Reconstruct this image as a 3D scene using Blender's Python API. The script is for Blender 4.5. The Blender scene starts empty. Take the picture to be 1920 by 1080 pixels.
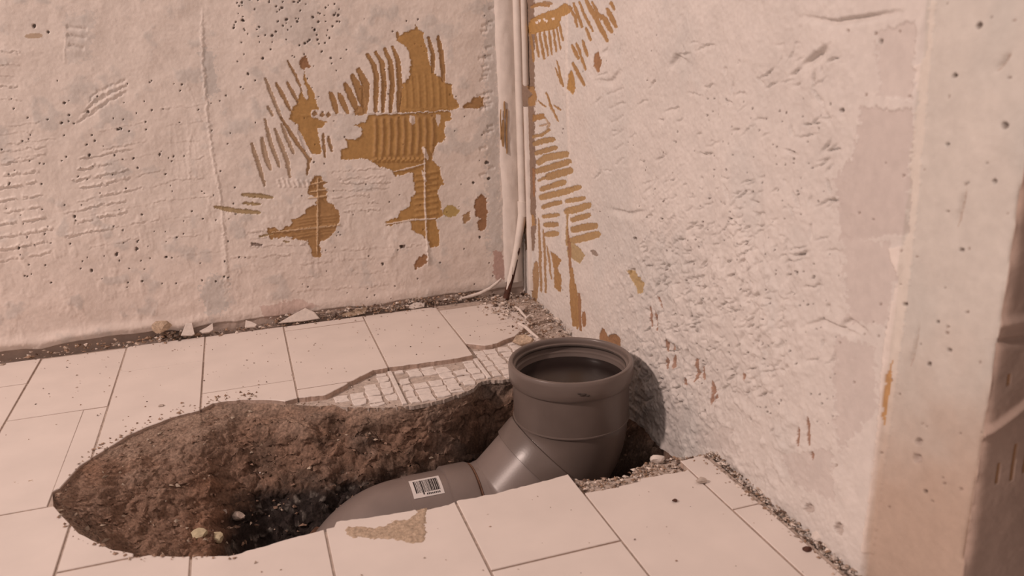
import bpy, bmesh, math, random
import numpy as np
from mathutils import Matrix, Vector
from mathutils.geometry import tessellate_polygon

# ------------------------------------------------------------------ camera, world, lamp, exposure
sc = bpy.context.scene
COL = sc.collection
F, CX, CY, H = 1550.0, 960.0, 540.0, 0.55165
def _r(x, y): return np.array([x-CX, -(y-CY), -F])
v1 = _r(421, 75); v1 /= np.linalg.norm(v1)
v2 = _r(6000, -110); v2 -= v1*(v2@v1); v2 /= np.linalg.norm(v2)
RW = np.stack([v2, v1, np.cross(v2, v1)])
O0 = np.array([0, 0, H])
cam = bpy.data.cameras.new('camera'); camo = bpy.data.objects.new('camera', cam); COL.objects.link(camo)
camo.matrix_world = Matrix.Translation((0, 0, H)) @ Matrix(RW.tolist()).to_4x4()
cam.sensor_width = 36; cam.lens = F/1920*36; cam.clip_start = 0.01
cam.dof.use_dof = True; cam.dof.focus_distance = 1.38; cam.dof.aperture_fstop = 7.0
sc.camera = camo
w = bpy.data.worlds.new('World'); sc.world = w; w.use_nodes = True
bg = w.node_tree.nodes['Background']
bg.inputs[0].default_value = (0.95, 0.745, 0.672, 1); bg.inputs[1].default_value = 0.54
lt = bpy.data.lights.new('lamp', 'AREA'); lt.shape = 'DISK'; lt.size = 0.30; lt.energy = 114; lt.color = (0.955, 0.74, 0.655)
lo = bpy.data.objects.new('lamp', lt); COL.objects.link(lo)
lo.location = (-3.1, 0.45, 2.75)
lo.rotation_euler = (Vector((0.25, 1.1, 0.1))-Vector(lo.location)).to_track_quat('-Z', 'Y').to_euler()
sc.view_settings.view_transform = 'Standard'; sc.view_settings.look = 'None'
sc.view_settings.gamma = 1; sc.view_settings.use_curve_mapping = False
sc.view_settings.exposure = 0.0

# ------------------------------------------------------------------ helpers
def pl(x, y, axis, val):
    d = RW@_r(x, y); t = (val-O0[axis])/d[axis]; return O0+d*t
def fl(x, y, z=0.0): return pl(x, y, 2, z)
def proj(P):
    q = (P-O0)@RW
    return CX+F*q[:, 0]/-q[:, 2], CY-F*q[:, 1]/-q[:, 2]
_rng = np.random.RandomState(7)
_TAB = [_rng.rand(256, 256) for _ in range(6)]
def vn(x, y, s=0):
    T = _TAB[s % 6]; x = np.asarray(x)+s*17.3; y = np.asarray(y)+s*9.1
    xi = np.floor(x).astype(int); yi = np.floor(y).astype(int); fx = x-xi; fy = y-yi
    fx = fx*fx*(3-2*fx); fy = fy*fy*(3-2*fy)
    a = T[xi & 255, yi & 255]; b = T[(xi+1) & 255, yi & 255]; c = T[xi & 255, (yi+1) & 255]; d = T[(xi+1) & 255, (yi+1) & 255]
    return (a*(1-fx)+b*fx)*(1-fy)+(c*(1-fx)+d*fx)*fy
def fbm(x, y, oct=4, s=0, gain=.5):
    v = 0; a = 1; n = 0
    for o in range(oct):
        v = v+a*vn(x*2**o, y*2**o, s+o); n += a; a *= gain
    return v/n
def sstep(a, b, x):
    t = np.clip((x-a)/(b-a), 0, 1); return t*t*(3-2*t)

def link(name, me, mat=None, parent=None):
    o = bpy.data.objects.new(name, me); COL.objects.link(o)
    if mat is not None and len(me.materials) == 0: me.materials.append(mat)
    if parent is not None: o.parent = parent
    return o
def np_mesh(name, V, Fq, col=None, smooth=True):
    V = np.ascontiguousarray(V, np.float32); Fq = np.ascontiguousarray(Fq, np.int32); k = Fq.shape[1]
    me = bpy.data.meshes.new(name)
    me.vertices.add(len(V)); me.vertices.foreach_set('co', V.ravel())
    me.loops.add(Fq.size); me.loops.foreach_set('vertex_index', Fq.ravel())
    me.polygons.add(len(Fq)); me.polygons.foreach_set('loop_start', np.arange(0, Fq.size, k, dtype=np.int32))
    me.polygons.foreach_set('loop_total', np.full(len(Fq), k, np.int32))
    me.polygons.foreach_set('use_smooth', np.full(len(Fq), smooth, bool))
    if col is not None:
        at = me.color_attributes.new('tint', 'FLOAT_COLOR', 'POINT')
        c4 = np.ones((len(V), 4), np.float32); c4[:, :3] = col; at.data.foreach_set('color', c4.ravel())
    me.update(calc_edges=True); me.validate()
    return me
def pd_mesh(name, V, Fs, smooth=False):
    me = bpy.data.meshes.new(name); me.from_pydata([tuple(v) for v in V], [], Fs); me.update()
    if smooth:
        for p in me.polygons: p.use_smooth = True
    return me
def fix_normals(me):
    bm = bmesh.new(); bm.from_mesh(me); bmesh.ops.recalc_face_normals(bm, faces=bm.faces); bm.to_mesh(me); bm.free(); return me
def thing(name, label, cat, loc=(0, 0, 0), group=None):
    o = bpy.data.objects.new(name, None); COL.objects.link(o); o.location = loc; o.empty_display_size = .02
    o['label'] = label; o['category'] = cat
    if group: o['group'] = group
    return o
def tag(o, label, cat=None, kind=None, group=None):
    if label: o['label'] = label
    if cat: o['category'] = cat
    if kind: o['kind'] = kind
    if group: o['group'] = group
    return o

def mat(name, color, rough=.85, attr=False, nscale=60, namt=.12, bump=.0, bscale=400, spec=.3):
    m = bpy.data.materials.new(name); m.use_nodes = True; nt = m.node_tree; b = nt.nodes['Principled BSDF']
    b.inputs['Roughness'].default_value = rough; b.inputs['Specular IOR Level'].default_value = spec
    tc = nt.nodes.new('ShaderNodeTexCoord')
    n = nt.nodes.new('ShaderNodeTexNoise'); n.inputs['Scale'].default_value = nscale; n.inputs['Detail'].default_value = 6
    nt.links.new(tc.outputs['Object'], n.inputs['Vector'])
    mr = nt.nodes.new('ShaderNodeMapRange'); mr.inputs[1].default_value = .3; mr.inputs[2].default_value = .7
    mr.inputs[3].default_value = 1-namt; mr.inputs[4].default_value = 1+namt
    nt.links.new(n.outputs['Fac'], mr.inputs[0])
    mx = nt.nodes.new('ShaderNodeVectorMath'); mx.operation = 'SCALE'
    if attr:
        a = nt.nodes.new('ShaderNodeAttribute'); a.attribute_name = 'tint'; nt.links.new(a.outputs['Color'], mx.inputs[0])
    else: mx.inputs[0].default_value = color
    nt.links.new(mr.outputs[0], mx.inputs['Scale']); nt.links.new(mx.outputs[0], b.inputs['Base Color'])
    if bump:
        n2 = nt.nodes.new('ShaderNodeTexNoise'); n2.inputs['Scale'].default_value = bscale; n2.inputs['Detail'].default_value = 5
        nt.links.new(tc.outputs['Object'], n2.inputs['Vector'])
        bp = nt.nodes.new('ShaderNodeBump'); bp.inputs['Strength'].default_value = bump; bp.inputs['Distance'].default_value = .001
        nt.links.new(n2.outputs['Fac'], bp.inputs['Height']); nt.links.new(bp.outputs[0], b.inputs['Normal'])
    return m
M_WALL = mat('plaster', (1, 1, 1), .9, True, 90, .05, .25, 700)
M_ADH = mat('tile_adhesive', (1, 1, 1), .5, True, 140, .10, .2, 500, .4)
M_TILE = mat('matt_tile', (.705, .635, .590), .5, False, 14, .045, .08, 900)
M_BED = mat('mortar', (.47, .395, .345), .95, False, 160, .22, .8, 500)
M_PAD = mat('pale_mortar', (.69, .63, .59), .9, False, 120, .10, .4, 600)
M_SOIL = mat('soil', (1, 1, 1), .97, True, 260, .35, 1.0, 420, .15)
M_PVC = mat('grey_plastic', (.152, .119, .105), .30, False, 18, .09, .06, 300, .4)
M_PVC_LIT = mat('grey_plastic_lit', (.205, .163, .147), .34, False, 18, .09, .06, 300, .4)  # lit copy of the grey plastic: brighter light put into the colour
M_SEAL = mat('dark_rubber', (.055, .042, .036), .6, False, 60, .2, .1, 300)
M_SEALB = mat('dirty_brown_rubber', (.16, .085, .055), .7, False, 80, .3, .3, 300)
M_PAINT = mat('white_paint', (.70, .635, .58), .45, False, 50, .06, .15, 300)
M_RUST = mat('rusted_steel', (.085, .036, .024), .8, False, 160, .4, .6, 500)
M_RUB = mat('rubble', (1, 1, 1), .95, True, 200, .15, .6, 500)
M_LAB = mat('label_paper', (.66, .62, .60), .6, False, 40, .02)
M_INK = mat('black_ink', (.03, .025, .025), .6, False, 40, .02)
M_SAND = mat('sandy_mortar', (.45, .345, .255), .95, False, 220, .28, 1.0, 500)
M_CHIP = mat('pale_plaster', (.66, .59, .54), .9, False, 150, .10, .4, 500)
M_YEL = mat('yellowish_stone', (.50, .43, .29), .85, False, 150, .18, .4, 500)

# ------------------------------------------------------------------ wall painter: relief and pigment on the wall's own grid
class Skin:
    def __init__(s, U, V, A, B):
        n = len(U); s.U, s.V, s.A, s.B = U, V, A, B
        s.col = np.zeros((n, 3)); s.d = np.zeros(n); s.id = np.zeros(n, np.int32); s.nid = 0
        s.ju = (fbm(A*220, B*220, 3, 3)-.5); s.jv = (fbm(A*220+51, B*220+7, 3, 4)-.5)
    def box(s, x0, x1, y0, y1):
        return np.nonzero((s.U > x0) & (s.U < x1) & (s.V > y0) & (s.V < y1))[0]
    def poly(s, pts, jit=5):
        P = np.array(pts, float); m = 8
        I = s.box(P[:, 0].min()-m, P[:, 0].max()+m, P[:, 1].min()-m, P[:, 1].max()+m)
        u = s.U[I]+s.ju[I]*jit*2; v = s.V[I]+s.jv[I]*jit*2; ins = np.zeros(len(I), bool)
        Q = np.roll(P, -1, 0)
        for (xa, ya), (xb, yb) in zip(P, Q):
            if ya == yb: continue
            c = ((ya > v) != (yb > v)) & (u < (xb-xa)*(v-ya)/(yb-ya)+xa); ins ^= c
        return I[ins]
    def dist(s, pts, rad, jit=0):
        P = np.array(pts, float)
        I = s.box(P[:, 0].min()-rad, P[:, 0].max()+rad, P[:, 1].min()-rad, P[:, 1].max()+rad)
        u = s.U[I]+s.ju[I]*jit*2; v = s.V[I]+s.jv[I]*jit*2
        best = np.full(len(I), 1e9); tt = np.zeros(len(I)); sd = np.zeros(len(I))
        L = np.hypot(*(P[1:]-P[:-1]).T); cum = np.r_[0, np.cumsum(L)]
        for k in range(len(P)-1):
            dx, dy = P[k+1]-P[k]; t = np.clip(((u-P[k, 0])*dx+(v-P[k, 1])*dy)/(dx*dx+dy*dy+1e-9), 0, 1)
            ex = u-P[k, 0]-t*dx; ey = v-P[k, 1]-t*dy; d = np.hypot(ex, ey); q = d < best
            best[q] = d[q]; tt[q] = ((cum[k]+t*L[k])/cum[-1])[q]; sd[q] = ((dx*ey-dy*ex)/(L[k]+1e-9))[q]
        return I, best, tt, sd
    def stroke(s, pts, width, jit=2, taper=.35):
        I, d, t, sd = s.dist(pts, width*.5+8, jit)
        hw = width*.5*np.minimum(1, taper+np.minimum(t, 1-t)*4*(1-taper)+.0)
        return I[d < hw]
    def pigment(s, I, c, f=1.0):
        s.col[I] = s.col[I]*(1-f)+np.array(c)*f
    def newid(s):
        s.nid += 1; return s.nid
    def ridge(s, pts, width, h, jit=2):
        I, d, t, sd = s.dist(pts, width*1.5, jit); s.d[I] += h*np.exp(-(d/(width*.5))**2)*sstep(0, .1, t)*sstep(0, .1, 1-t)
        return I[d < width*.5]
    def gouge(s, pts, width, h, jit=2):
        # a chisel cut: deep along its upper lip, ramping out below it
        I, d, t, sd = s.dist(pts, width*1.6, jit)
        prof = np.where(sd < 0, np.exp(-(d/(width*.22))**2), np.exp(-(d/(width*.75))**2))
        s.d[I] -= h*prof*np.sin(np.pi*np.clip(t*.9+.05, 0, 1))
    def pit(s, x, y, r, h, c=None):
        r *= .82
        I = s.box(x-r*2, x+r*2, y-r*2, y+r*2)
        d = np.hypot(s.U[I]-x+s.ju[I]*r*1.2, s.V[I]-y+s.jv[I]*r*1.2)
        s.d[I] -= h*(1-sstep(r*.6, r*1.15, d))
        if c is not None: s.pigment(I[d < r], c, .75)

def grid_faces(nu, nv):
    i = np.arange(nu-1)[:, None]*nv+np.arange(nv-1)[None, :]
    return np.stack([i, i+nv, i+nv+1, i+1], -1).reshape(-1, 4)
def build_wall(name, P, N, nu, nv, sk, patches, flip=False):
    """wall mesh, with the faces of each patch of adhesive cut out as a child part of its own"""
    V = P+N*sk.d[:, None]; Fq = grid_faces(nu, nv)
    if flip: Fq = Fq[:, ::-1]
    fid = np.median(sk.id[Fq], axis=1).astype(int)
    fid = np.where((sk.id[Fq] == fid[:, None]).any(1), fid, 0)
    def sub(nm, msk):
        f = Fq[msk]; u, inv = np.unique(f, return_inverse=True); return np_mesh(nm, V[u], inv.reshape(f.shape), sk.col[u])
    wall = link(name, sub(name, fid == 0), M_WALL); wall['kind'] = 'structure'
    for i, nm in patches.items():
        if (fid == i).sum() < 6: continue
        link(nm, sub(nm, fid == i), M_ADH, wall)
    return wall

W0 = np.array([.725, .655, .60])       # plaster
GREY = (.50, .485, .465); PALE = (.74, .67, .615); PITC = (.11, .075, .06)
OCH = (.420, .246, .088); OCH2 = (.365, .215, .092); BRN = (.37, .235, .125); DULL = (.46, .345, .245); RUSTY = (.32, .175, .09)

# ------------------------------------------------------------------ back wall (plane Y = 1.65)
YB, XR = 1.65, 0.56
ax = np.r_[np.linspace(-1.3, -.52, 30)[:-1], np.arange(-.52, .5605, .00135)]; ax[-1] = XR+.004
az = np.r_[np.arange(-.03, .665, .00135), np.linspace(.67, 1.25, 20)]
A, B = [g.ravel() for g in np.meshgrid(ax, az, indexing='ij')]
P = np.stack([A, np.full_like(A, YB), B], 1); U, V = proj(P)
s = Skin(U, V, A, B); rnd = random.Random(3)
base = fbm(A*9, B*9, 4, 1); mid = fbm(A*30, B*30, 4, 2); fine = fbm(A*260, B*260, 3, 0)
s.col[:] = W0*(0.94+.13*base)[:, None]*(.96+.08*mid)[:, None]
s.col = s.col*(1-np.clip((mid-.62)*4, 0, .5)[:, None])+np.array(GREY)*np.clip((mid-.62)*4, 0, .5)[:, None]
s.d += (base-.5)*.008+(mid-.5)*.0028+(fine-.5)*.0006
s.d += np.clip(fbm(A*70+4, B*45, 4, 5)-.56, 0, 1)*.007*sstep(330, 380, V)*(1-sstep(700, 900, U))*.6
# plaster redder and darker in a band above the floor
low = sstep(380, 600, V)*.5; s.col *= (1-low[:, None]*np.array([.10, .16, .17]))
# grey concrete showing; recess shade painted grey in the strip beside the corner fillet
for pts, f in [([(375, 95), (400, 90), (410, 170), (385, 190)], .6), ([(372, 540), (400, 515), (430, 520), (428, 580), (390, 590)], .6), ([(470, 0), (600, 0), (590, 90), (540, 80), (480, 60)], .35),
               ([(120, 30), (180, 20), (170, 110), (125, 120)], .35), ([(908, 0), (932, 0), (936, 330), (945, 470), (915, 480), (912, 300)], .55), ([(640, 210), (690, 200), (680, 260), (620, 260)], .3)]:
    s.pigment(s.poly(pts, 14), GREY, f)
s.pigment(s.poly([(485, 575), (560, 560), (600, 575), (500, 600)], 5), (.44, .29, .25), .5)
s.pigment(s.poly([(926, 470), (942, 470), (948, 520), (935, 530), (924, 510)], 4), (.42, .24, .20), .7)
# comb ridges of the old adhesive, in the plaster
def lines(x0, x1, y0, y1, n, slope, w_, h, seed):
    q = random.Random(seed)
    for k in range(n):
        y = y0+(y1-y0)*k/max(1, n-1)+q.uniform(-3, 3); a = x0+q.uniform(0, .25)*(x1-x0); b = x1-q.uniform(0, .4)*(x1-x0)
        while a < b-8:
            e = min(b, a+q.uniform(18, 70)); xs = np.linspace(a, e, 6); hh = h*q.uniform(.35, 1.0)
            pts = [(x, y+slope*(x-x0)+q.uniform(-1.6, 1.6)) for x in xs]
            s.ridge(pts, w_*.55, hh, 4); s.ridge([(x, yy+w_*.5) for x, yy in pts], w_*.4, -hh*.9, 4); a = e+q.uniform(-4, 10)
lines(-25, 105, 312, 492, 9, -.17, 8, .0022, 1); lines(118, 250, 300, 440, 8, -.20, 7, .0020, 2); lines(-20, 60, 95, 180, 5, .05, 6, .0012, 3)
lines(150, 330, 255, 470, 8, -.2, 6, .0008, 13); lines(-10, 110, 240, 300, 5, -.12, 6, .0009, 14); lines(300, 420, 200, 480, 9, -.1, 6, .0007, 15)
for k in range(7): x = 318+k*11; s.ridge([(x, 230+rnd.uniform(-20, 30)), (x+4, 300), (x+7, 350+rnd.uniform(-20, 40))], 4, .0003, 5)
for a, b in [((123, 50), (165, 56)), ((123, 65), (163, 73)), ((127, 84), (160, 92))]: s.ridge([a, b], 7, -.0020)
for k in range(5): s.ridge([(140+6*k, 234-9*k), (175, 212-9*k), (205, 190-7*k), (240, 172-6*k)], 4, .0011 if k % 2 else -.0014, 4)
lines(612, 750, 322, 395, 7, -.06, 6, .0012, 4); lines(430, 610, 435, 480, 4, -.05, 7, .0012, 5); lines(440, 900, 480, 550, 4, -.07, 8, .0007, 6)
for k in range(9): s.ridge([(520+k*9, 335+rnd.uniform(-4, 4)), (526+k*9, 352)], 5, .0016)
# old tile joints: fine raised fins
for pts, w_, h in [([(378, 0), (380, 120), (388, 210), (400, 300), (415, 380), (422, 470), (428, 560)], 6, .0028), ([(348, 150), (362, 190), (380, 240)], 6, .001),
                   ([(540, 219), (600, 214), (686, 211), (840, 204), (905, 199)], 5, .0022), ([(796, 280), (800, 400), (803, 500)], 5, .0022), ([(595, 335), (596, 480)], 4, .0012),
                   ([(515, 436), (590, 425), (640, 420)], 4, .002), ([(360, 240), (352, 300), (358, 345)], 5, .0012), ([(415, 440), (424, 560)], 7, .0015), ([(120, 120), (124, 60)], 4, .0012)]:
    I = s.ridge(pts, w_*.8, h*.5, 4); s.pigment(I, PALE, .45)
# air holes
for k in range(95):
    s.pit(rnd.uniform(432, 640), rnd.gauss(38, 42), rnd.choice([1.4, 1.6, 2, 2.4, 3]), .004, PITC)
for k in range(150):
    s.pit(rnd.uniform(0, 480), rnd.uniform(150, 540), rnd.choice([1.2, 1.5, 1.8, 2.2]), .004, PITC)
for k in range(90):
    s.pit(rnd.uniform(560, 925), rnd.uniform(20, 560), rnd.choice([1.2, 1.5, 1.8]), .003, PITC)
for x, y, r in [(121, 193, 3), (165, 210, 4), (115, 231, 3), (221, 243, 3.4), (167, 291, 3), (299, 290, 3), (250, 297, 2.6), (140, 406, 3), (36, 465, 3), (172, 507, 3), (312, 482, 3), (257, 467, 4.5), (219, 477, 4), (64, 49, 4.5), (90, 60, 3), (537, 37, 4), (493, 109, 3), (913, 305, 4.5), (916, 335, 4), (888, 343, 3), (753, 462, 3.5), (718, 495, 3), (900, 445, 3)]:
    s.pit(x, y, r, .005, PITC)
s.pigment(s.stroke([(50, 68), (76, 67)], 9, 1, .8), DULL, .9)
# torn plaster next to the pipe corner
for k in range(26):
    x = rnd.uniform(905, 925); y = rnd.uniform(0, 330); s.ridge([(x-rnd.uniform(4, 14), y), (x+6, y-3)], 6, -.002)
patches = {}
def adh(I, c, depth=-.0012, nm='adhesive_patch', new=True, f=1.0):
    if new: patches[s.newid()] = nm
    s.id[I] = s.nid; s.pigment(I, c, f); s.d[I] = s.d[I]*.7+depth
Z2 = lambda p: [(400+x/2.161, 20+y/2.16) for x, y in p]
def ap(p, c, new=True, jit=3, depth=-.0012): adh(s.poly(Z2(p), jit), c, depth, new=new)
def ast(p, wd, c, new=True, jit=1.5, taper=.62, depth=-.0016): adh(s.stroke(Z2(p), wd*1.18/2.161, jit, taper), c, depth, new=new, nm='adhesive_streak')
# large upper patch with its comb fan
ap([(740, 120), (765, 95), (790, 80), (815, 75), (820, 55), (830, 75), (855, 90), (850, 115), (865, 150), (875, 200), (890, 250), (920, 270), (940, 290), (965, 300), (970, 345), (990, 370), (995, 395), (960, 402), (880, 408), (755, 412), (755, 380), (765, 330), (770, 290), (795, 275), (800, 200), (785, 150), (760, 130)], OCH)
for p, wd in [([(475, 335), (490, 370), (500, 412)], 20), ([(510, 338), (530, 380), (545, 412)], 20), ([(535, 300), (560, 350), (582, 400)], 24), ([(565, 265), (590, 320), (607, 382)], 26), ([(590, 240), (618, 300), (615, 405)], 26), ([(626, 180), (650, 220), (662, 265), (657, 408)], 18), ([(660, 170), (685, 215), (692, 300), (687, 408)], 18), ([(695, 155), (718, 205), (726, 300), (717, 408)], 18), ([(728, 148), (748, 200), (756, 300), (750, 408)], 18), ([(872, 108), (890, 180), (890, 250)], 15), ([(910, 108), (925, 180), (932, 285)], 17), ([(745, 90), (750, 110)], 12)]:
    ast(p, wd, OCH2)
ap([(570, 405), (600, 380), (625, 385), (622, 420), (575, 425)], OCH2)
# lower half of it with the stem
ap([(625, 425), (960, 407), (965, 440), (940, 450), (935, 530), (905, 540), (885, 580), (890, 610), (920, 635), (922, 660), (935, 700), (905, 730), (920, 770), (930, 830), (900, 850), (915, 890), (918, 930), (910, 955), (875, 960), (870, 930), (845, 910), (805, 890), (800, 850), (700, 874), (697, 855), (750, 840), (760, 810), (795, 795), (800, 760), (820, 745), (810, 690), (808, 655), (735, 672), (722, 645), (700, 640), (670, 630), (640, 605), (600, 600), (520, 605), (515, 565), (545, 555), (535, 520), (580, 520), (605, 500), (600, 470), (570, 465), (620, 450)], OCH)
for k in range(9):
    x = 655+k*29; I = s.ridge(Z2([(x, 425), (x+4, 500), (x-2, 600-k*2)]), 6, .0022, 1); s.pigment(I, OCH2, .6)
for k in range(7):
    x = 780+k*27; s.ridge(Z2([(x-6, 250), (x, 330), (x+2, 400)]), 5, .0010, 1)
for k in range(11):
    x = 655+k*19; s.ridge(Z2([(x-12, 612), (x+10, 596)]), 5, .0020, 1)
for k in range(8):
    y = 660+k*24; s.ridge(Z2([(812, y+6), (860, y), (915, y-8)]), 5, .0016, 1)
for p in [[(795, 425), (815, 425), (818, 455), (805, 465), (793, 445)], [(903, 420), (920, 422), (920, 455), (910, 468), (902, 440)]]:
    I = s.poly(Z2(p), 1); s.id[I] = 0; s.pigment(I, PALE, .8)
for p, wd in [([(730, 652), (790, 638), (858, 620)], 6), ([(855, 560), (858, 800), (870, 1030)], 7), ([(700, 866), (800, 848), (900, 842)], 7), ([(850, 555), (868, 600)], 16), ([(845, 650), (862, 690)], 10)]:
    I = s.stroke(Z2(p), wd/2.16, 1, .6); s.id[I] = 0; s.pigment(I, PALE, .75); s.d[I] += .0015
ap([(815, 1030), (830, 1000), (862, 985), (866, 1020), (820, 1050)], RUSTY); I = s.stroke(Z2([(818, 1030), (866, 1008)]), 3, 1); s.id[I] = 0
ap([(930, 810), (950, 790), (975, 790), (998, 810), (985, 832), (950, 838), (930, 825)], (.45, .33, .13))
ap([(1010, 390), (1020, 375), (1045, 370), (1055, 348), (1070, 350), (1095, 350), (1095, 385), (1060, 397), (1015, 398)], OCH2)
ap([(1060, 770), (1085, 740), (1092, 745), (1105, 760), (1112, 830), (1105, 885), (1075, 892), (1070, 860), (1085, 840), (1060, 830)], RUSTY)
ap([(1008, 830), (1040, 812), (1042, 850), (1015, 862)], BRN)
# left patch with its comb streaks
ap([(350, 205), (375, 175), (385, 205), (395, 230), (365, 238), (350, 225)], RUSTY)
ap([(370, 240), (380, 285), (410, 340), (430, 400), (400, 402), (395, 430), (460, 450), (440, 475), (420, 480), (440, 560), (435, 580), (400, 580), (370, 530), (345, 490), (340, 460), (308, 440), (320, 400), (340, 370), (350, 340), (355, 318), (367, 350), (384, 360), (382, 330), (366, 280)], OCH)
for p, wd, c in [([(300, 205), (330, 255), (358, 320)], 9, BRN), ([(210, 275), (265, 410), (275, 435)], 13, DULL), ([(275, 435), (345, 545), (390, 600), (380, 662)], 14, BRN), ([(255, 295), (285, 350), (312, 402)], 14, BRN), ([(300, 290), (322, 330), (342, 372)], 12, BRN), ([(220, 388), (242, 425)], 11, DULL), ([(210, 440), (230, 530), (268, 632)], 13, DULL), ([(250, 480), (300, 610), (310, 674)], 15, DULL), ([(275, 460), (300, 520), (326, 578)], 12, DULL), ([(197, 518), (212, 590), (232, 642)], 18, DULL), ([(155, 538), (185, 630), (212, 640)][:2]+[(208, 705)], 15, DULL), ([(445, 500), (452, 592)], 10, BRN), ([(465, 513), (482, 570)], 11, BRN), ([(345, 490), (370, 545), (392, 592)], 12, PALE)]:
    ast(p, wd, c)
for x0, y0 in [(400, 420), (430, 425), (455, 425)]: ap([(x0, y0), (x0+12, y0-18), (x0+24, y0), (x0+10, y0+8)], BRN, jit=1)
# lower left fan
ap([(410, 670), (435, 670), (445, 690), (465, 695), (445, 712), (468, 735), (455, 745), (463, 775), (490, 785), (492, 805), (508, 810), (512, 850), (495, 890), (470, 920), (430, 940), (437, 998), (402, 998), (400, 965), (388, 950), (385, 935), (330, 925), (300, 915), (230, 925), (220, 905), (215, 882), (250, 880), (262, 890), (315, 870), (318, 850), (370, 825), (370, 805), (415, 785), (420, 755), (385, 745), (385, 715)], OCH2)
for p, wd in [([(240, 898), (420, 878), (512, 868)], 6), ([(424, 680), (421, 985)], 6), ([(395, 705), (450, 690)], 5), ([(390, 735), (460, 722)], 5), ([(385, 760), (460, 750)], 5)]:
    I = s.stroke(Z2(p), wd/2.16+.6, 1, .6); s.id[I] = 0; s.pigment(I, (.62, .46, .30), .8); s.d[I] += .0015
for k in range(7): s.ridge(Z2([(330, 850+k*12), (420, 835+k*12), (505, 828+k*12)]), 4, .0012, 1)
for p, wd in [([(118, 745), (170, 748), (238, 757)], 15), ([(120, 780), (190, 785)], 11), ([(8, 795), (90, 810), (187, 818)], 16), ([(185, 915), (240, 905)], 7), ([(285, 935), (310, 938)], 6)]:
    ast(p, wd, (.40, .30, .17))
for p in [[(150, 940), (200, 945), (195, 955), (155, 952)], [(755, 950), (778, 948), (776, 962), (757, 962)]]: I = s.poly(Z2(p), 1); s.pigment(I, (.13, .08, .06), .8); s.d[I] -= .002
s.pigment(s.poly([(976, -20), (1006, -20), (1008, 470), (1000, 480), (980, 470)], 3), (.34, .245, .18), .7)  # brown dirt, with the shade of the gaps beside the pipe painted in
# plaster lip over a dark gap along the wall's foot
zc_ = .011+.012*fbm(A*16, B*0, 3, 1); lf = 1-.75*sstep(-.22, -.05, A)
s.d += .006*lf*np.exp(-((B-zc_-.012)/.010)**2); s.d -= .010*lf*(1-sstep(zc_-.004, zc_, B)); s.pigment(np.nonzero((B < zc_-.002))[0], (.25, .155, .11), .55)
# edge line at the plaster fin between wall and pipe boxing
N = np.tile([0., -1., 0.], (len(A), 1))
wall_left = build_wall('wall_left', P, N, len(ax), len(az), s, patches)

# ------------------------------------------------------------------ side wall (plane X = 0.56), ending in an outside corner at Y = 0.469
YE = 0.469
t1 = np.r_[np.arange(0, 1.66-YE, .0014), [1.66-YE]]; L1 = t1[-1]
ay = np.r_[t1, L1+np.arange(.0014, .16, .0014), L1+np.linspace(.165, .5, 12)]
az = np.r_[np.arange(-.064, .62, .0013), np.linspace(.625, 1.25, 22)]
A, B = [g.ravel() for g in np.meshgrid(ay, az, indexing='ij')]
end = A > L1
P = np.stack([np.where(end, XR+A-L1, XR), np.where(end, YE, 1.66-A), B], 1)
U, V = proj(P); U = np.where(end, 3000+(A-L1)*1000, U)      # the end face is not painted by the side wall's features
s = Skin(U, V, A, B); patches = {}; rnd = random.Random(11)
base = fbm(A*8, B*8, 4, 2); mid = fbm(A*28, B*28, 4, 0); fine = fbm(A*240, B*240, 3, 1)
s.col[:] = np.array([.635, .59, .555])*(0.94+.12*base)[:, None]*(.96+.08*mid)[:, None]
g = np.clip((fbm(A*12+3, B*7, 3, 4)-.55)*3, 0, .4)*(~end); s.col = s.col*(1-g[:, None])+np.array(GREY)*1.1*g[:, None]
smooth_zone = sstep(1560, 1640, s.U)
s.d += (base-.5)*.008+(mid-.5)*.0032*(1-.6*smooth_zone)+(fine-.5)*.0016*(1-.7*smooth_zone)
rough_low = sstep(1080, 1220, U)*(1-sstep(1450, 1560, U))*sstep(330, 520, V)
s.d += np.clip(fbm(A*75, B*75, 4, 3)-.46, 0, 1)*.010*rough_low
s.pigment(s.poly([(1180, 660), (1240, 700), (1290, 800), (1270, 870), (1190, 830), (1150, 720)], 8), (.50, .46, .435), .6)  # grey darkening painted where the drain pipe's shadow falls
for pts, f in [([(1640, 60), (1715, 40), (1712, 190), (1650, 180)], .5), ([(1615, 200), (1712, 205), (1698, 440), (1575, 450), (1565, 330), (1600, 290)], .8), ([(1575, 440), (1665, 460), (1676, 515), (1660, 610), (1590, 605)], .65),
               ([(1565, 630), (1640, 650), (1642, 770), (1570, 850), (1560, 700)], .65), ([(1460, 850), (1560, 845), (1565, 940), (1490, 910)], .6), ([(1300, 810), (1370, 800), (1380, 850), (1310, 840)], .3)]:
    s.pigment(s.poly(pts, 12), (.535, .475, .445), f); I = s.poly(pts, 9); s.d[I] = s.d[I]*.6-.0008
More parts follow.
